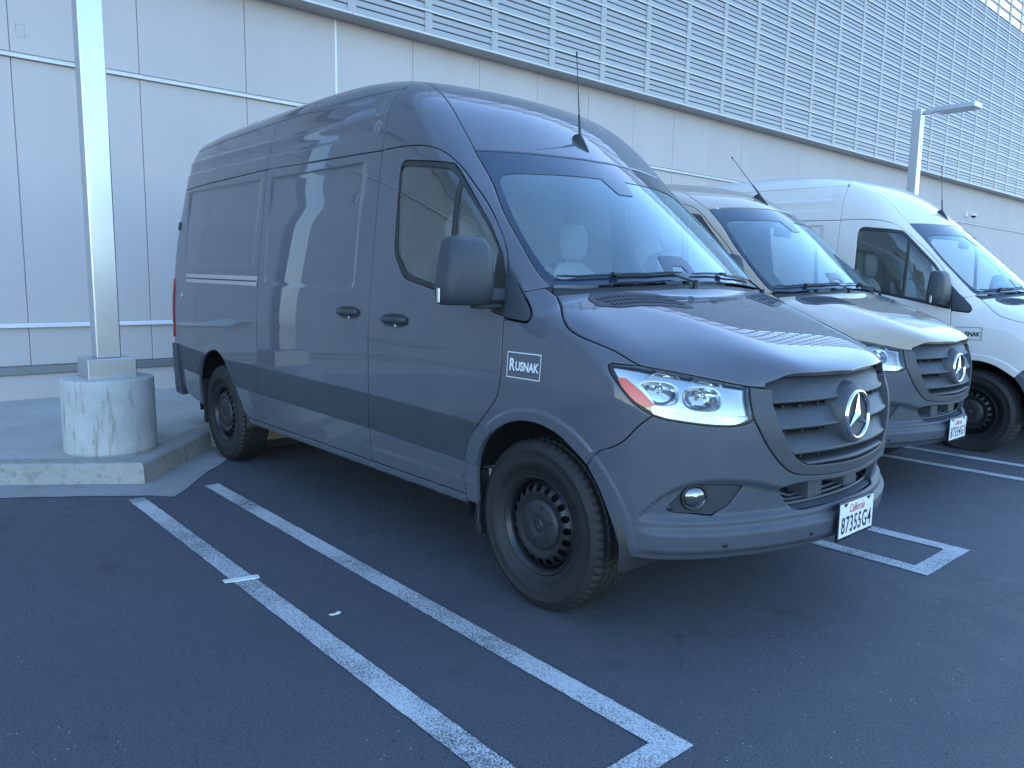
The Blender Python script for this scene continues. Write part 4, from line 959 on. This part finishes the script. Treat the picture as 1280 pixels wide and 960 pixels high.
# ------------------------------------------------------------------ cabin and underside
def cabin(B,T):
    k=('cabin',B.high)
    if k not in CACHE:
        c={}; CACHE[k]=c
        rows=[]
        for y in np.linspace(-.86,.86,21):
            hump=.05*math.exp(-((y-.38)/.2)**2)
            rows.append([(-.02,y,1.28),(-.06,y,1.375),(-.14,y,1.395),(-.30,y,1.375+hump*.6),(-.42,y,1.345+hump),(-.50,y,1.25),(-.50,y,1.0),(-.42,y,.75)])
        c['dash']=MB().grid(rows).mesh('dashboard')
        mb=MB()
        def seat(cy):
            s1=MB()
            def slab(pts,w,th):
                rows=[]
                for (x,z,wf) in pts: rows.append([(x,cy-w*wf,z),(x+.01,cy-w*wf*.6,z+.015),(x+.012,cy,z+.02),(x+.01,cy+w*wf*.6,z+.015),(x,cy+w*wf,z)])
                return rows
            back=[(-1.02,.86,1),(-1.08,1.1,1),(-1.14,1.35,.95),(-1.18,1.52,.80),(-1.20,1.57,.55)]
            f=slab(back,.24,.1); b=[[(x-.11,y,z) for x,y,z in r] for r in f[::-1]]
            s1.grid(f+b,True,False,True)
            for yy in (-.24,.24): pass
            s1.box(-1.03,-.50,cy-.24,cy+.24,.74,.90,.05)
            hd=MB()
            rows=[]
            for z,w,d in ((1.60,.06,.02),(1.62,.11,.04),(1.70,.125,.05),(1.78,.12,.045),(1.825,.09,.03),(1.835,.04,.01)):
                rows.append([(-1.20+d*math.cos(a),cy+w*math.sin(a),z) for a in np.linspace(0,2*math.pi,17)[:-1]])
            hd.grid(rows,False,True,True,cap=True)
            for yy in (-.05,.05): hd.tube([(-1.20,cy+yy,1.55),(-1.20,cy+yy,1.62)],.008,6)
            return s1.mesh('seat'),hd.mesh('headrest')
        c['seats']=[seat(-.46),seat(.46)]
        mb=MB(); R=.19; Mx=Matrix.Translation((-.60,.44,1.33))@Matrix.Rotation(math.radians(-62),4,'Y')
        ring_=[[tuple(Mx@Vector(((R+.015*math.cos(b))*math.cos(a),(R+.015*math.cos(b))*math.sin(a),.015*math.sin(b)))) for b in np.linspace(0,2*math.pi,9)[:-1]] for a in np.linspace(0,2*math.pi,37)[:-1]]
        mb.grid(ring_,True,True)
        for a in (0,math.pi,-math.pi/2): mb.tube([tuple(Mx@Vector((0,0,-.02))),tuple(Mx@Vector((R*math.cos(a+math.pi/2),R*math.sin(a+math.pi/2),0)))],.016,6)
        mb.lathe([(0,.0),(.06,-.01),(.07,-.04)],16); n_=len(mb.V)-16*3
        mb.V=mb.V[:n_]+[tuple(Mx@Vector(v)) for v in mb.V[n_:]]
        c['wheel']=mb.mesh('steering_wheel')
        mb=MB().box(-.50,-.475,-.13,.13,1.885,1.965,.012); mb.tube([(-.475,0,1.945),(-.455,0,1.965)],.010,6); c['mir']=mb.mesh('rear_view_mirror')
        mb=MB().box(-1.9,-.35,-.90,.90,.50,.56); c['floor']=mb.mesh('cabin_floor')
        mb=MB().box(-.50,-.46,-.2,.2,1.39,1.40)
        c['bulk']=MB().box(-1.62,-1.60,-.76,.76,.56,2.42 if B.high else 2.14).mesh('bulkhead')
        vis=[]
        for cy in (-.45,.45):
            m_=MB().box(-.72,-.70,cy-.2,cy+.2,1.99,2.10,.008); vis.append(m_.mesh('sun_visor'))
        c['vis']=vis
    c=CACHE[k]
    Cn=obj('dashboard',c['dash'],DASH,T)
    for a,b in c['seats']:
        s_=obj('seat',a,SEAT,T); obj('headrest',b,SEAT,s_)
    obj('steering_wheel',c['wheel'],BLACK,T); obj('rear_view_mirror',c['mir'],BLACK,T); obj('cabin_floor',c['floor'],DASH,T); obj('bulkhead',c['bulk'],LINER,T)
    for v in c['vis']: obj('sun_visor',v,LINER,T)
def under(T,high):
    k=('under',)
    if k not in CACHE:
        mb=MB().box(-4.7,-4.1,-.85,.85,.42,.55); mb.box(-4.1,-.55,-.62,.62,.34,.55); mb.box(-3.1,-.55,-.93,.93,.42,.56); mb.box(-.55,.60,-.5,.5,.36,.62)
        for x in (0,-3.665): mb.tube([(x,-.8,.387),(x,.8,.387)],.06,10)
        CACHE[k]=mb.mesh('underbody')
        # wheel-arch liners
        ls=[]
        for cx,cz,R in ((.03,.40,.475),(-3.62,.42,.49)):
            for s in (-1,1):
                m_=MB(); rows=[]
                for a in np.linspace(math.radians(-8),math.radians(188),30):
                    rows.append([(cx+R*math.cos(a),s*.985,cz+R*math.sin(a)),(cx+(R+.02)*math.cos(a),s*.95,cz+(R+.02)*math.sin(a)),(cx+(R+.02)*math.cos(a),s*.58,cz+(R+.02)*math.sin(a)),(cx,s*.58,cz)])
                m_.grid(rows); ls.append(m_.mesh('wheel_arch_liner'))
        fl=[]
        for x,zt in ((-.415,.56),(-4.075,.62)):
            for s in (-1,1):
                m_=MB(); y0,y1=(s*.965,s*.72); a,b=min(y0,y1),max(y0,y1)
                m_.box(x-.012,x+.018,a,b,.245 if x>-2 else .25,zt,.006); m_.box(x+.012,x+.03,a+.0,b,.245 if x>-2 else .25,.30,.004); fl.append(m_.mesh('mud_flap'))
        CACHE['liners']=ls; CACHE['flaps']=fl
    obj('underbody',CACHE[k],DARK,T)
    for l in CACHE['liners']: obj('wheel_arch_liner',l,BLACK,T)
    for l in CACHE['flaps']: obj('mud_flap',l,BLACK,T)
# ------------------------------------------------------------------ ground materials
def mixv(n,g,amt):
    t=n.nodes.new('ShaderNodeTexNoise'); t.inputs['Scale'].default_value=2.2; t.inputs['Detail'].default_value=6; n.links.new(g,t.inputs['Vector'])
    m=n.nodes.new('ShaderNodeVectorMath'); m.operation='SCALE'; n.links.new(t.outputs['Color'],m.inputs[0]); m.inputs['Scale'].default_value=amt
    a=n.nodes.new('ShaderNodeVectorMath'); a.operation='ADD'; n.links.new(g,a.inputs[0]); n.links.new(m.outputs[0],a.inputs[1]); return a.outputs[0]
def asphalt():
    m,n,p=nmat('asphalt'); g=gpos(n)
    big=noise(n,.55,5,.6,g); med=noise(n,5,5,.65,g); fine=noise(n,170,3,.7,g)
    c=ramp(n,big,[(.28,(.050,.0515,.065)),(.5,(.068,.070,.087)),(.75,(.096,.098,.118))])
    c=mixc(n,math_(n,'MULTIPLY',ramp(n,med,[(.52,(0,0,0)),(.72,(1,1,1))]),.35),c,(.13,.132,.15))
    c=mixc(n,.65,c,ramp(n,fine,[(.36,(.027,.028,.036)),(.64,(.150,.153,.182))]))
    v=n.nodes.new('ShaderNodeTexVoronoi'); v.inputs['Scale'].default_value=26; n.links.new(g,v.inputs['Vector'])
    chip=math_(n,'LESS_THAN',v.outputs['Distance'],.075); dens=math_(n,'GREATER_THAN',noise(n,1.1,4,.6,g),.50)
    c=mixc(n,math_(n,'MULTIPLY',math_(n,'MULTIPLY',chip,dens),.85),c,(.42,.42,.42))
    v2=n.nodes.new('ShaderNodeTexVoronoi'); v2.inputs['Scale'].default_value=75; n.links.new(g,v2.inputs['Vector'])
    chip2=math_(n,'LESS_THAN',v2.outputs['Distance'],.12); d2=math_(n,'GREATER_THAN',noise(n,3,5,.7,g),.56)
    c=mixc(n,math_(n,'MULTIPLY',math_(n,'MULTIPLY',chip2,d2),.55),c,(.22,.22,.22))
    vc=n.nodes.new('ShaderNodeTexVoronoi'); vc.feature='DISTANCE_TO_EDGE'; vc.inputs['Scale'].default_value=.55; n.links.new(mixv(n,g,.35),vc.inputs['Vector'])
    crk=math_(n,'MULTIPLY',math_(n,'LESS_THAN',vc.outputs['Distance'],.0016),math_(n,'GREATER_THAN',noise(n,.8,3,.5,g),.52)); c=mixc(n,math_(n,'MULTIPLY',crk,.4),c,(.018,.018,.02))
    oil=ramp(n,noise(n,1.9,3,.5,stretch(n,g,(1,1.3,1))),[(.66,(0,0,0)),(.74,(1,1,1))]); c=mixc(n,math_(n,'MULTIPLY',oil,.5),c,(.03,.029,.03))
    pit=ramp(n,noise(n,75,2,.5,g),[(.30,(1,1,1)),(.40,(0,0,0))]); c=mixc(n,math_(n,'MULTIPLY',pit,.7),c,(.02,.02,.022))
    n.links.new(c,p.inputs['Base Color']); 
    n.links.new(ramp(n,med,[(.3,(.58,)*3),(.7,(.78,)*3)]),p.inputs['Roughness'])
    h=math_(n,'ADD',math_(n,'MULTIPLY',fine,1.0),math_(n,'MULTIPLY',noise(n,60,4,.7,g),1.2)); bump(n,p,h,.9,.008); return m
def linepaint():
    m,n,p=nmat('line_paint'); g=gpos(n)
    a=noise(n,170,3,.75,g); b=noise(n,2.0,4,.6,g)
    k=math_(n,'ADD',a,math_(n,'MULTIPLY',math_(n,'SUBTRACT',b,.5),.40))
    f=ramp(n,k,[(.42,(0,0,0)),(.52,(1,1,1))])
    n.links.new(mixc(n,f,(.085,.085,.09),mixc(n,noise(n,12,4,.7,g),(.48,.48,.48),(.64,.64,.64))),p.inputs['Base Color']); p.inputs['Roughness'].default_value=.75
    bump(n,p,a,.5,.004); return m
def concrete(name,base,stain=(.16,.15,.13),amount=.6,rust=False,scale=1.0):
    m,n,p=nmat(name); g=gpos(n)
    big=noise(n,1.3*scale,6,.65,g); fine=noise(n,55,5,.75,g); sp=noise(n,9*scale,6,.7,g)
    lo=tuple(c*.72 for c in base); hi=tuple(c*1.18 for c in base)
    c=ramp(n,big,[(.28,lo),(.72,hi)])
    c=mixc(n,.35,c,ramp(n,fine,[(.3,tuple(q*.65 for q in base)),(.7,tuple(min(1,q*1.25) for q in base))]))
    c=mixc(n,math_(n,'MULTIPLY',ramp(n,sp,[(.53,(0,0,0)),(.70,(1,1,1))]),amount),c,stain)
    n.links.new(c,p.inputs['Base Color']); p.inputs['Roughness'].default_value=.85
    bump(n,p,math_(n,'ADD',fine,sp),.35,.006); return m
def drum_mat():
    m,n,p=nmat('drum_concrete'); o=opos(n)
    sx=n.nodes.new('ShaderNodeSeparateXYZ'); n.links.new(o,sx.inputs[0])
    ang=math_(n,'ARCTAN2',sx.outputs[1],sx.outputs[0])
    cmb=n.nodes.new('ShaderNodeCombineXYZ'); n.links.new(math_(n,'MULTIPLY',ang,1.7),cmb.inputs[0]); n.links.new(math_(n,'MULTIPLY',sx.outputs[2],.7),cmb.inputs[1])
    st=noise(n,2.6,6,.7,cmb.outputs[0]); big=noise(n,4,6,.7,o); fine=noise(n,70,5,.75,o)
    c=ramp(n,big,[(.3,(.30,.295,.29)),(.7,(.47,.462,.455))])
    c=mixc(n,.3,c,ramp(n,fine,[(.3,(.3,.3,.29)),(.7,(.68,.68,.66))]))
    c=mixc(n,math_(n,'MULTIPLY',ramp(n,st,[(.54,(0,0,0)),(.64,(1,1,1))]),.75),c,(.20,.17,.125))
    n.links.new(c,p.inputs['Base Color']); p.inputs['Roughness'].default_value=.85; bump(n,p,math_(n,'ADD',fine,big),.4,.008); return m
def wallpaint():
    m,n,p=nmat('wall_paint'); g=gpos(n)
    oi=n.nodes.new('ShaderNodeObjectInfo')
    big=noise(n,.9,5,.6,stretch(n,g,(1,1,.25))); fine=noise(n,120,3,.7,g)
    c=ramp(n,big,[(.3,(.48,.435,.425)),(.7,(.53,.48,.465))])
    c=mixc(n,math_(n,'MULTIPLY',oi.outputs['Random'],.10),c,(.43,.39,.38))
    n.links.new(c,p.inputs['Base Color']); p.inputs['Roughness'].default_value=.8; bump(n,p,fine,.25,.003); return m
def metal(name,col,rough,met=.85,brush=(1,1,.03)):
    m,n,p=nmat(name); o=opos(n)
    f=noise(n,60,4,.7,stretch(n,o,brush)); b=noise(n,1.5,4,.6,gpos(n))
    n.links.new(mixc(n,math_(n,'MULTIPLY',b,.5),col,tuple(c*.78 for c in col)),p.inputs['Base Color']); p.inputs['Metallic'].default_value=met
    n.links.new(ramp(n,f,[(.3,(rough*.92,)*3),(.7,(rough*1.08,)*3)]),p.inputs['Roughness']); bump(n,p,f,.02,.001); return m
ASPH=asphalt(); LINE=linepaint(); SIDEW=concrete('sidewalk_concrete',(.42,.405,.38),amount=.3); KERB=concrete('kerb_concrete',(.33,.32,.295),stain=(.13,.12,.095),amount=.7,scale=1.6); GUT=concrete('gutter_concrete',(.30,.295,.285),amount=.4)
DRUM=drum_mat(); WALL=wallpaint(); LEDGE=simple('ledge_paint',(.70,.69,.68),.6,var=.05,scale=3); SEALANT=simple('white_sealant',(.78,.78,.76),.5,var=.04)
POLE=metal('brushed_steel',(.55,.57,.61),.30,.85); LOUV=metal('louvre_metal',(.40,.388,.378),.5,.3,(1,.03,1)); FIN=metal('fin_metal',(.60,.58,.565),.45,.35,(1,.03,1)); BRK=metal('bracket_metal',(.405,.393,.383),.5,.25); RAILM=metal('rail_metal',(.30,.30,.30),.5,.6,(1,.03,1))
BACK=simple('screen_backing',(.26,.255,.25),.7,var=.1,scale=2)
# ------------------------------------------------------------------ ground, kerb, pavement
me=mesh('ground',[(-300,-300,0),(300,-300,0),(300,300,0),(-300,300,0)],[(0,1,2,3)]); tag(obj('ground',me,ASPH),kind='structure')
KP=[(-4.2,-60),(-4.2,-2.93),(-3.29,-1.675),(-4.2,-.88),(-4.2,11.3),(-3.25,12.35),(-4.2,13.5),(-4.2,60)]
def opoly(P,d):
    """offset an open polyline d to its right-hand side (+x side for a path running to +y)"""
    P=np.array(P,float); out=[]
    for i in range(len(P)):
        a=P[i]-P[i-1] if i>0 else P[1]-P[0]; b=P[i+1]-P[i] if i<len(P)-1 else a
        a=a/np.linalg.norm(a); b=b/np.linalg.norm(b); na=np.array([a[1],-a[0]]); nb=np.array([b[1],-b[0]]); m=na+nb; m/=np.linalg.norm(m); out.append(P[i]+m*d/max(m@na,.4))
    return np.array(out)
prof=[(-.165,.146),(-.165,.152),(-.03,.152),(-.012,.148),(0,.134),(.012,.0),(.012,-.05)]
rings=[opoly(KP,d) for d,z in prof]
pave=thing('pavement','','',(0,0,0)); 
for kk_ in ('label','category'):
    if kk_ in pave: del pave[kk_]
pave['kind']='structure'
for i in range(len(KP)-1):
    L=np.linalg.norm(np.array(KP[i+1])-KP[i]); n=max(1,round(L/3.0))
    for j in range(n):
        rows=[]
        for t in (j/n+(.0015/L if j else 0),(j+1)/n-(.0015/L if j<n-1 else 0)):
            rows.append([(*(rings[k][i]*(1-t)+rings[k][i+1]*t),prof[k][1]) for k in range(len(prof))])
        mb=MB().grid(rows,smooth=False); obj('kerb_stone',mb.mesh('kerb_stone'),KERB,pave)
# slabs behind the kerb
inner=opoly(KP,-.172)
def slab(poly,z=.15):
    V=[(x,y,z) for x,y in poly]+[(x,y,z-.06) for x,y in poly]; n=len(poly)
    F=[tuple(range(n))]+[(i,i+n,(i+1)%n+n,(i+1)%n) for i in range(n)]
    me=mesh('slab',V,F); bm=bmesh.new(); bm.from_mesh(me); bmesh.ops.recalc_face_normals(bm,faces=bm.faces); bm.to_mesh(me); bm.free(); return me
WX=-7.03; G_=.004
cuts=[-60,-40,-25,-15,-9.0,-6.0,-3.9,-.73,2.2,5.2,8.2,10.6,14.0,17,20,23,27,31,40,60]
def inx(y): return float(np.interp(y,inner[:,1],inner[:,0]))
for a,b in zip(cuts[:-1],cuts[1:]):
    ys=[a+G_]+[q for q in inner[:,1] if a+.02<q<b-.02]+[b-G_]
    poly=[(WX-.2,a+G_)]+[(inx(y)-.003,y) for y in ys]+[(WX-.2,b-G_)]
    obj('paving_slab',slab(poly),SIDEW,pave)
# gutter pan with a ragged asphalt edge
g0=opoly(KP,.0); g1=opoly(KP,.33); rows=[]
for i in range(len(KP)-1):
    L=np.linalg.norm(np.array(KP[i+1])-KP[i]); n=max(2,int(L/.12)) if -6<KP[i+1][1]<16 and KP[i][1]>-6 or i in(0,) else 20
    if i in (0,6): n=200
    for j in range(n):
        t=j/n; a=g0[i]*(1-t)+g0[i+1]*t; b=g1[i]*(1-t)+g1[i+1]*t; d=(b-a)/np.linalg.norm(b-a); b=b+d*(.03*math.sin(t*L*3.1+i)+random.uniform(-.012,.012))
        rows.append([(*a,.006),(*b,.004)])
tag(obj('gutter',MB().grid(rows,smooth=False).mesh('gutter'),GUT),kind='structure')
# ------------------------------------------------------------------ parking-bay hairpins
def strip_edges(a,b,w,z=.004):
    """one painted bar with slightly uneven edges"""
    a=np.array(a,float); b=np.array(b,float); L=np.linalg.norm(b-a); d=(b-a)/L; n=np.array([-d[1],d[0]]); k=int(L/.04)+2; rows=[]
    for i in range(k):
        q=a+d*L*i/(k-1); rows.append([(*(q-n*(w/2+random.uniform(-.002,.002))),z),(*(q+n*(w/2+random.uniform(-.002,.002))),z)])
    return rows
for i,(ya,yb,xe,x0) in enumerate([(-1.826,-1.316,1.08,-2.93),(.912,1.406,.98,-3.6),(3.55,4.08,1.0,-3.6)]):
    lab=['hairpin bay marking left of the dark grey van, painted white','hairpin bay marking between grey van and beige van','hairpin bay marking between beige van and white van'][i]
    t=thing('bay_marking',lab,'road marking',(0,0,0),0,'white hairpin bay lines')
    for y,xs in ((ya,x0),(yb,x0-.04)):
        mb=MB().grid(strip_edges((xs,y),(xe-.0,y),.100),smooth=False); obj('line',mb.mesh('line'),LINE,t)
    mb=MB().grid(strip_edges((xe-.05,ya+.0505),(xe-.05,yb-.0505),.100),smooth=False); obj('end_bar',mb.mesh('end_bar'),LINE,t)
# bits on the asphalt
TAPE=simple('tape',(.72,.75,.72),.5,var=.06,scale=40)
V=[];F=[]
def flake(poly,z=.0085):
    return mesh('flake',[(x,y,z) for x,y in poly]+[(x,y,.0045) for x,y in poly],[tuple(range(len(poly)))]+[(i,(i+1)%len(poly),(i+1)%len(poly)+len(poly),i+len(poly)) for i in range(len(poly))])
tp=[(-1.186,-1.912),(-1.146,-1.914),(-1.118,-1.80),(-1.104,-1.760),(-1.144,-1.752),(-1.152,-1.765),(-1.160,-1.80)]
tag(obj('tape_strip',flake(tp),TAPE),'torn strip of white tape lying across the left bay line','tape')
tag(obj('paint_flake',flake([(-.515,-1.70),(-.50,-1.69),(-.495,-1.66),(-.505,-1.645),(-.52,-1.655),(-.508,-1.675)]),TAPE),'small white paint flake on asphalt between the two bay lines','flake')
# ------------------------------------------------------------------ building wall
BL=thing('building','pale grey panelled building wall behind the parked vans','building',(-7.0585,0,0),.01466)
S0,DS=-1.715,1.2215
def bevbox(name,sx,sy,sz,b=.006):
    return MB().box(-sx,0,0,sy,0,sz,b).mesh(name)
gpx=.0055
rowsZ=[(.505,.905,'a'),(.955,3.625,'b'),(3.685,4.83,'c')]
pm={k:bevbox('wall_panel',.12,DS-gpx,z1-z0_) for z0_,z1,k in rowsZ}
for k in range(-14,38):
    y=S0+k*DS
    for z0_,z1,key in rowsZ:
        o=obj('wall_panel',pm[key],WALL,BL); o.location=(random.uniform(-.0015,.0015),y+gpx/2,z0_)
ya,yb=S0-14*DS,S0+38*DS
obj('joint_filler',MB().box(-.30,-.022,ya,yb,0,4.9).mesh('joint_filler'),simple('joint_dark',(.30,.295,.29),.8),BL)
obj('base_course',MB().box(-.1,.004,ya,yb,.0,.410,.004).mesh('base_course'),WALL,BL)
obj('guard_rail',MB().box(-.02,.035,ya,yb,.414,.497,.006).mesh('guard_rail'),RAILM,BL)
for z in (.908,3.628):
    P=[(-.02,z),(.042,z),(.042,z+.016),(-.02,z+.054)]
    V=[(x,y,zz) for y in (ya,yb) for x,zz in P]; obj('ledge',mesh('ledge',V,[(0,1,5,4),(1,2,6,5),(2,3,7,6),(0,3,2,1),(4,5,6,7)]),LEDGE,BL)
obj('white_joint',MB().box(-.01,.006,1.937,1.963,3.69,4.83).mesh('white_joint'),SEALANT,BL)
mb=MB()
for (a,b,c,d) in ((-1.655,-1.575,3.838,3.842),(-1.655,-1.575,3.956,3.960),(-1.655,-1.651,3.842,3.956),(-1.579,-1.575,3.842,3.956)): mb.box(-.002,.0025,a,b,c,d)
obj('access_cover',mb.mesh('access_cover'),simple('cover_line',(.36,.36,.36),.7),BL)
obj('core',MB().box(-14,-.31,ya-20,yb+20,0,10.45).mesh('core'),BACK,BL)
# ------------------------------------------------------------------ louvre screen above
SC=thing('louvre_screen','grey metal louvre screen of horizontal slats hung above the panelled wall','screen',(-7.0585,0,0),.01466)
Z0,RH=4.815,.305; NR=28; SEGL=7.2; J0=2.02; YA=J0-3*SEGL; NS=8; RSOLID=18
obj('backing',MB().box(-.30,.215,YA,YA+NS*SEGL,Z0+.02,Z0+RH*RSOLID).mesh('backing'),BACK,SC)
obj('soffit',MB().box(-.02,.296,YA,YA+NS*SEGL,Z0-.004,Z0+.014).mesh('soffit'),LOUV,SC)
finm=mesh('fin',*(lambda P:([(x,y,z) for y in (.004,SEGL-.004) for x,z in P],[(0,1,2,3,4,5),(11,10,9,8,7,6)]+[(i,i+6,(i+1)%6+6,(i+1)%6) for i in range(6)]))([(.22,.004),(.316,.000),(.321,.003),(.320,.026),(.300,.036),(.22,.036)]))
def board_geo(mb,y0,y1,z):
    P=[(.25,z+.001),(.304,z+.001),(.307,z+.006),(.296,z+.080),(.25,z+.080)]
    V=[(x,y,zz) for y in (y0,y1) for x,zz in P]; n=5
    mb.add(V,[tuple(range(n)),tuple(range(2*n-1,n-1,-1))]+[(i,i+n,(i+1)%n+n,(i+1)%n) for i in range(n)]); return mb
boardm=board_geo(MB(),.005,SEGL-.005,0).mesh('board')
rest=MB(); cnt=0; near=[]
for r in range(RSOLID):
    for s in range(NS):
        d=math.hypot(YA+(s+.5)*SEGL+3.2,9.4)+ (Z0+r*RH)*.8
        near.append((d,r,s))
near.sort(); keep={(r,s) for d,r,s in near if -6<YA+(s+1)*SEGL<50 and s>=2}
keep=set(list(sorted(keep,key=lambda q:[d for d,r,s in near if (r,s)==q][0]))[:96])
for r in range(NR):
    for s in range(NS):
        y=YA+s*SEGL; z=Z0+r*RH
        o=obj('fin',finm,FIN,SC); o.location=(0,y,z)
        if r<RSOLID:
            for b in range(3):
                zz=z+.030+b*.0905
                if (r,s) in keep: o=obj('board',boardm,LOUV,SC); o.location=(0,y,zz)
                else: board_geo(rest,y+.005,y+SEGL-.005,zz)
o=rest.build('far_boards',LOUV,SC); o['kind']='stuff'
mb=MB().box(.255,.314,-.062,.062,.028,.296)
for b in range(4):
    for yy in (-.03,):
        mb.lathe([(0,.3175),(.010,.3175),(.012,.3125)],8,c=(0,yy,.062+b*.066),axis='x')
brm=mb.mesh('bracket'); brest=MB(); lst=[]
PL=1.2
for c in range(int(NS*SEGL/PL)+1):
    y=YA+c*PL
    for r in range(NR): lst.append((math.hypot(y+3.2,9.4)+(Z0+r*RH)*.8+(200 if y<.3 else 0),r,y))
lst.sort()
for i,(d,r,y) in enumerate(lst):
    z=Z0+r*RH
    if i<300:
        o=obj('bracket',brm,BRK,SC); o.location=(0,y,z)
    else: brest.box(.255,.314,y-.062,y+.062,z+.028,z+.296)
o=brest.build('far_brackets',BRK,SC); o['kind']='stuff'
# ------------------------------------------------------------------ lamp posts
def lamp_post(loc,label,drum=True):
    t=thing('lamp_post',label,'lamp post',loc,0,'square steel lamp posts')
    d=MB().lathe([(0,.0),(.322,.0),(.322,.02),(.318,.535),(.312,.548),(.300,.553),(0,.553)],72).build('concrete_base',DRUM,t)
    MB().box(-.165,.165,-.165,.165,.550,.70,.006).build('base_cover',POLE,t)
    MB().box(-.083,.083,-.083,.083,.70,4.62,.008).build('pole',POLE,t)
    MB().box(-.083,1.0,-.05,.05,4.52,4.585,.006).build('arm',POLE,t)
    h=MB().box(.32,1.02,-.17,.17,4.505,4.60,.012).build('lamp_head',POLE,t)
    MB().box(.40,.96,-.14,.14,4.497,4.506).build('lens',WHITEP,h)
    return t
lamp_post((-3.95,-1.715,.15),'square steel lamp post on a round concrete base at the left')
lamp_post((-3.90,12.40,.15),'distant square steel lamp post behind the white van')
# cctv camera on the wall
t=thing('security_camera','small white dome security camera on the wall behind the white van','camera',(-7.0585-.01466*25.6+.02,25.6,3.93),.01466)
MB().box(-.02,.02,-.06,.06,-.09,.09,.005).build('mount',WHITEP,t); MB().tube([(0,0,.03),(.18,0,.05),(.22,0,.0)],.022,8).build('arm',WHITEP,t)
MB().lathe([(0,.03),(.07,.02),(.09,-.02),(.085,-.05)],20,c=(.22,0,-.02)).build('housing',WHITEP,t); MB().lathe([(.075,-.07),(.07,-.10),(.04,-.135),(0,-.145)],20,c=(.22,0,.0)).build('dome',GLOSSBLACK,t)
# ------------------------------------------------------------------ the vans
build_van('delivery_van','dark grey high-roof van in the foreground, white badge sticker on its front wing',(0,0,0),0,True,P_GREY,WHITEP,'87355G4',steer=math.radians(0))
build_van('delivery_van','stone beige low-roof van parked between the grey van and the white van',(-.56,2.80,-.03),0,False,P_TAN,None,'87354G1')
build_van('delivery_van','white high-roof van furthest right, beside the beige van, with black sticker',(-.035,5.36,-.04),0,True,P_WHITE,BLACKP,None)
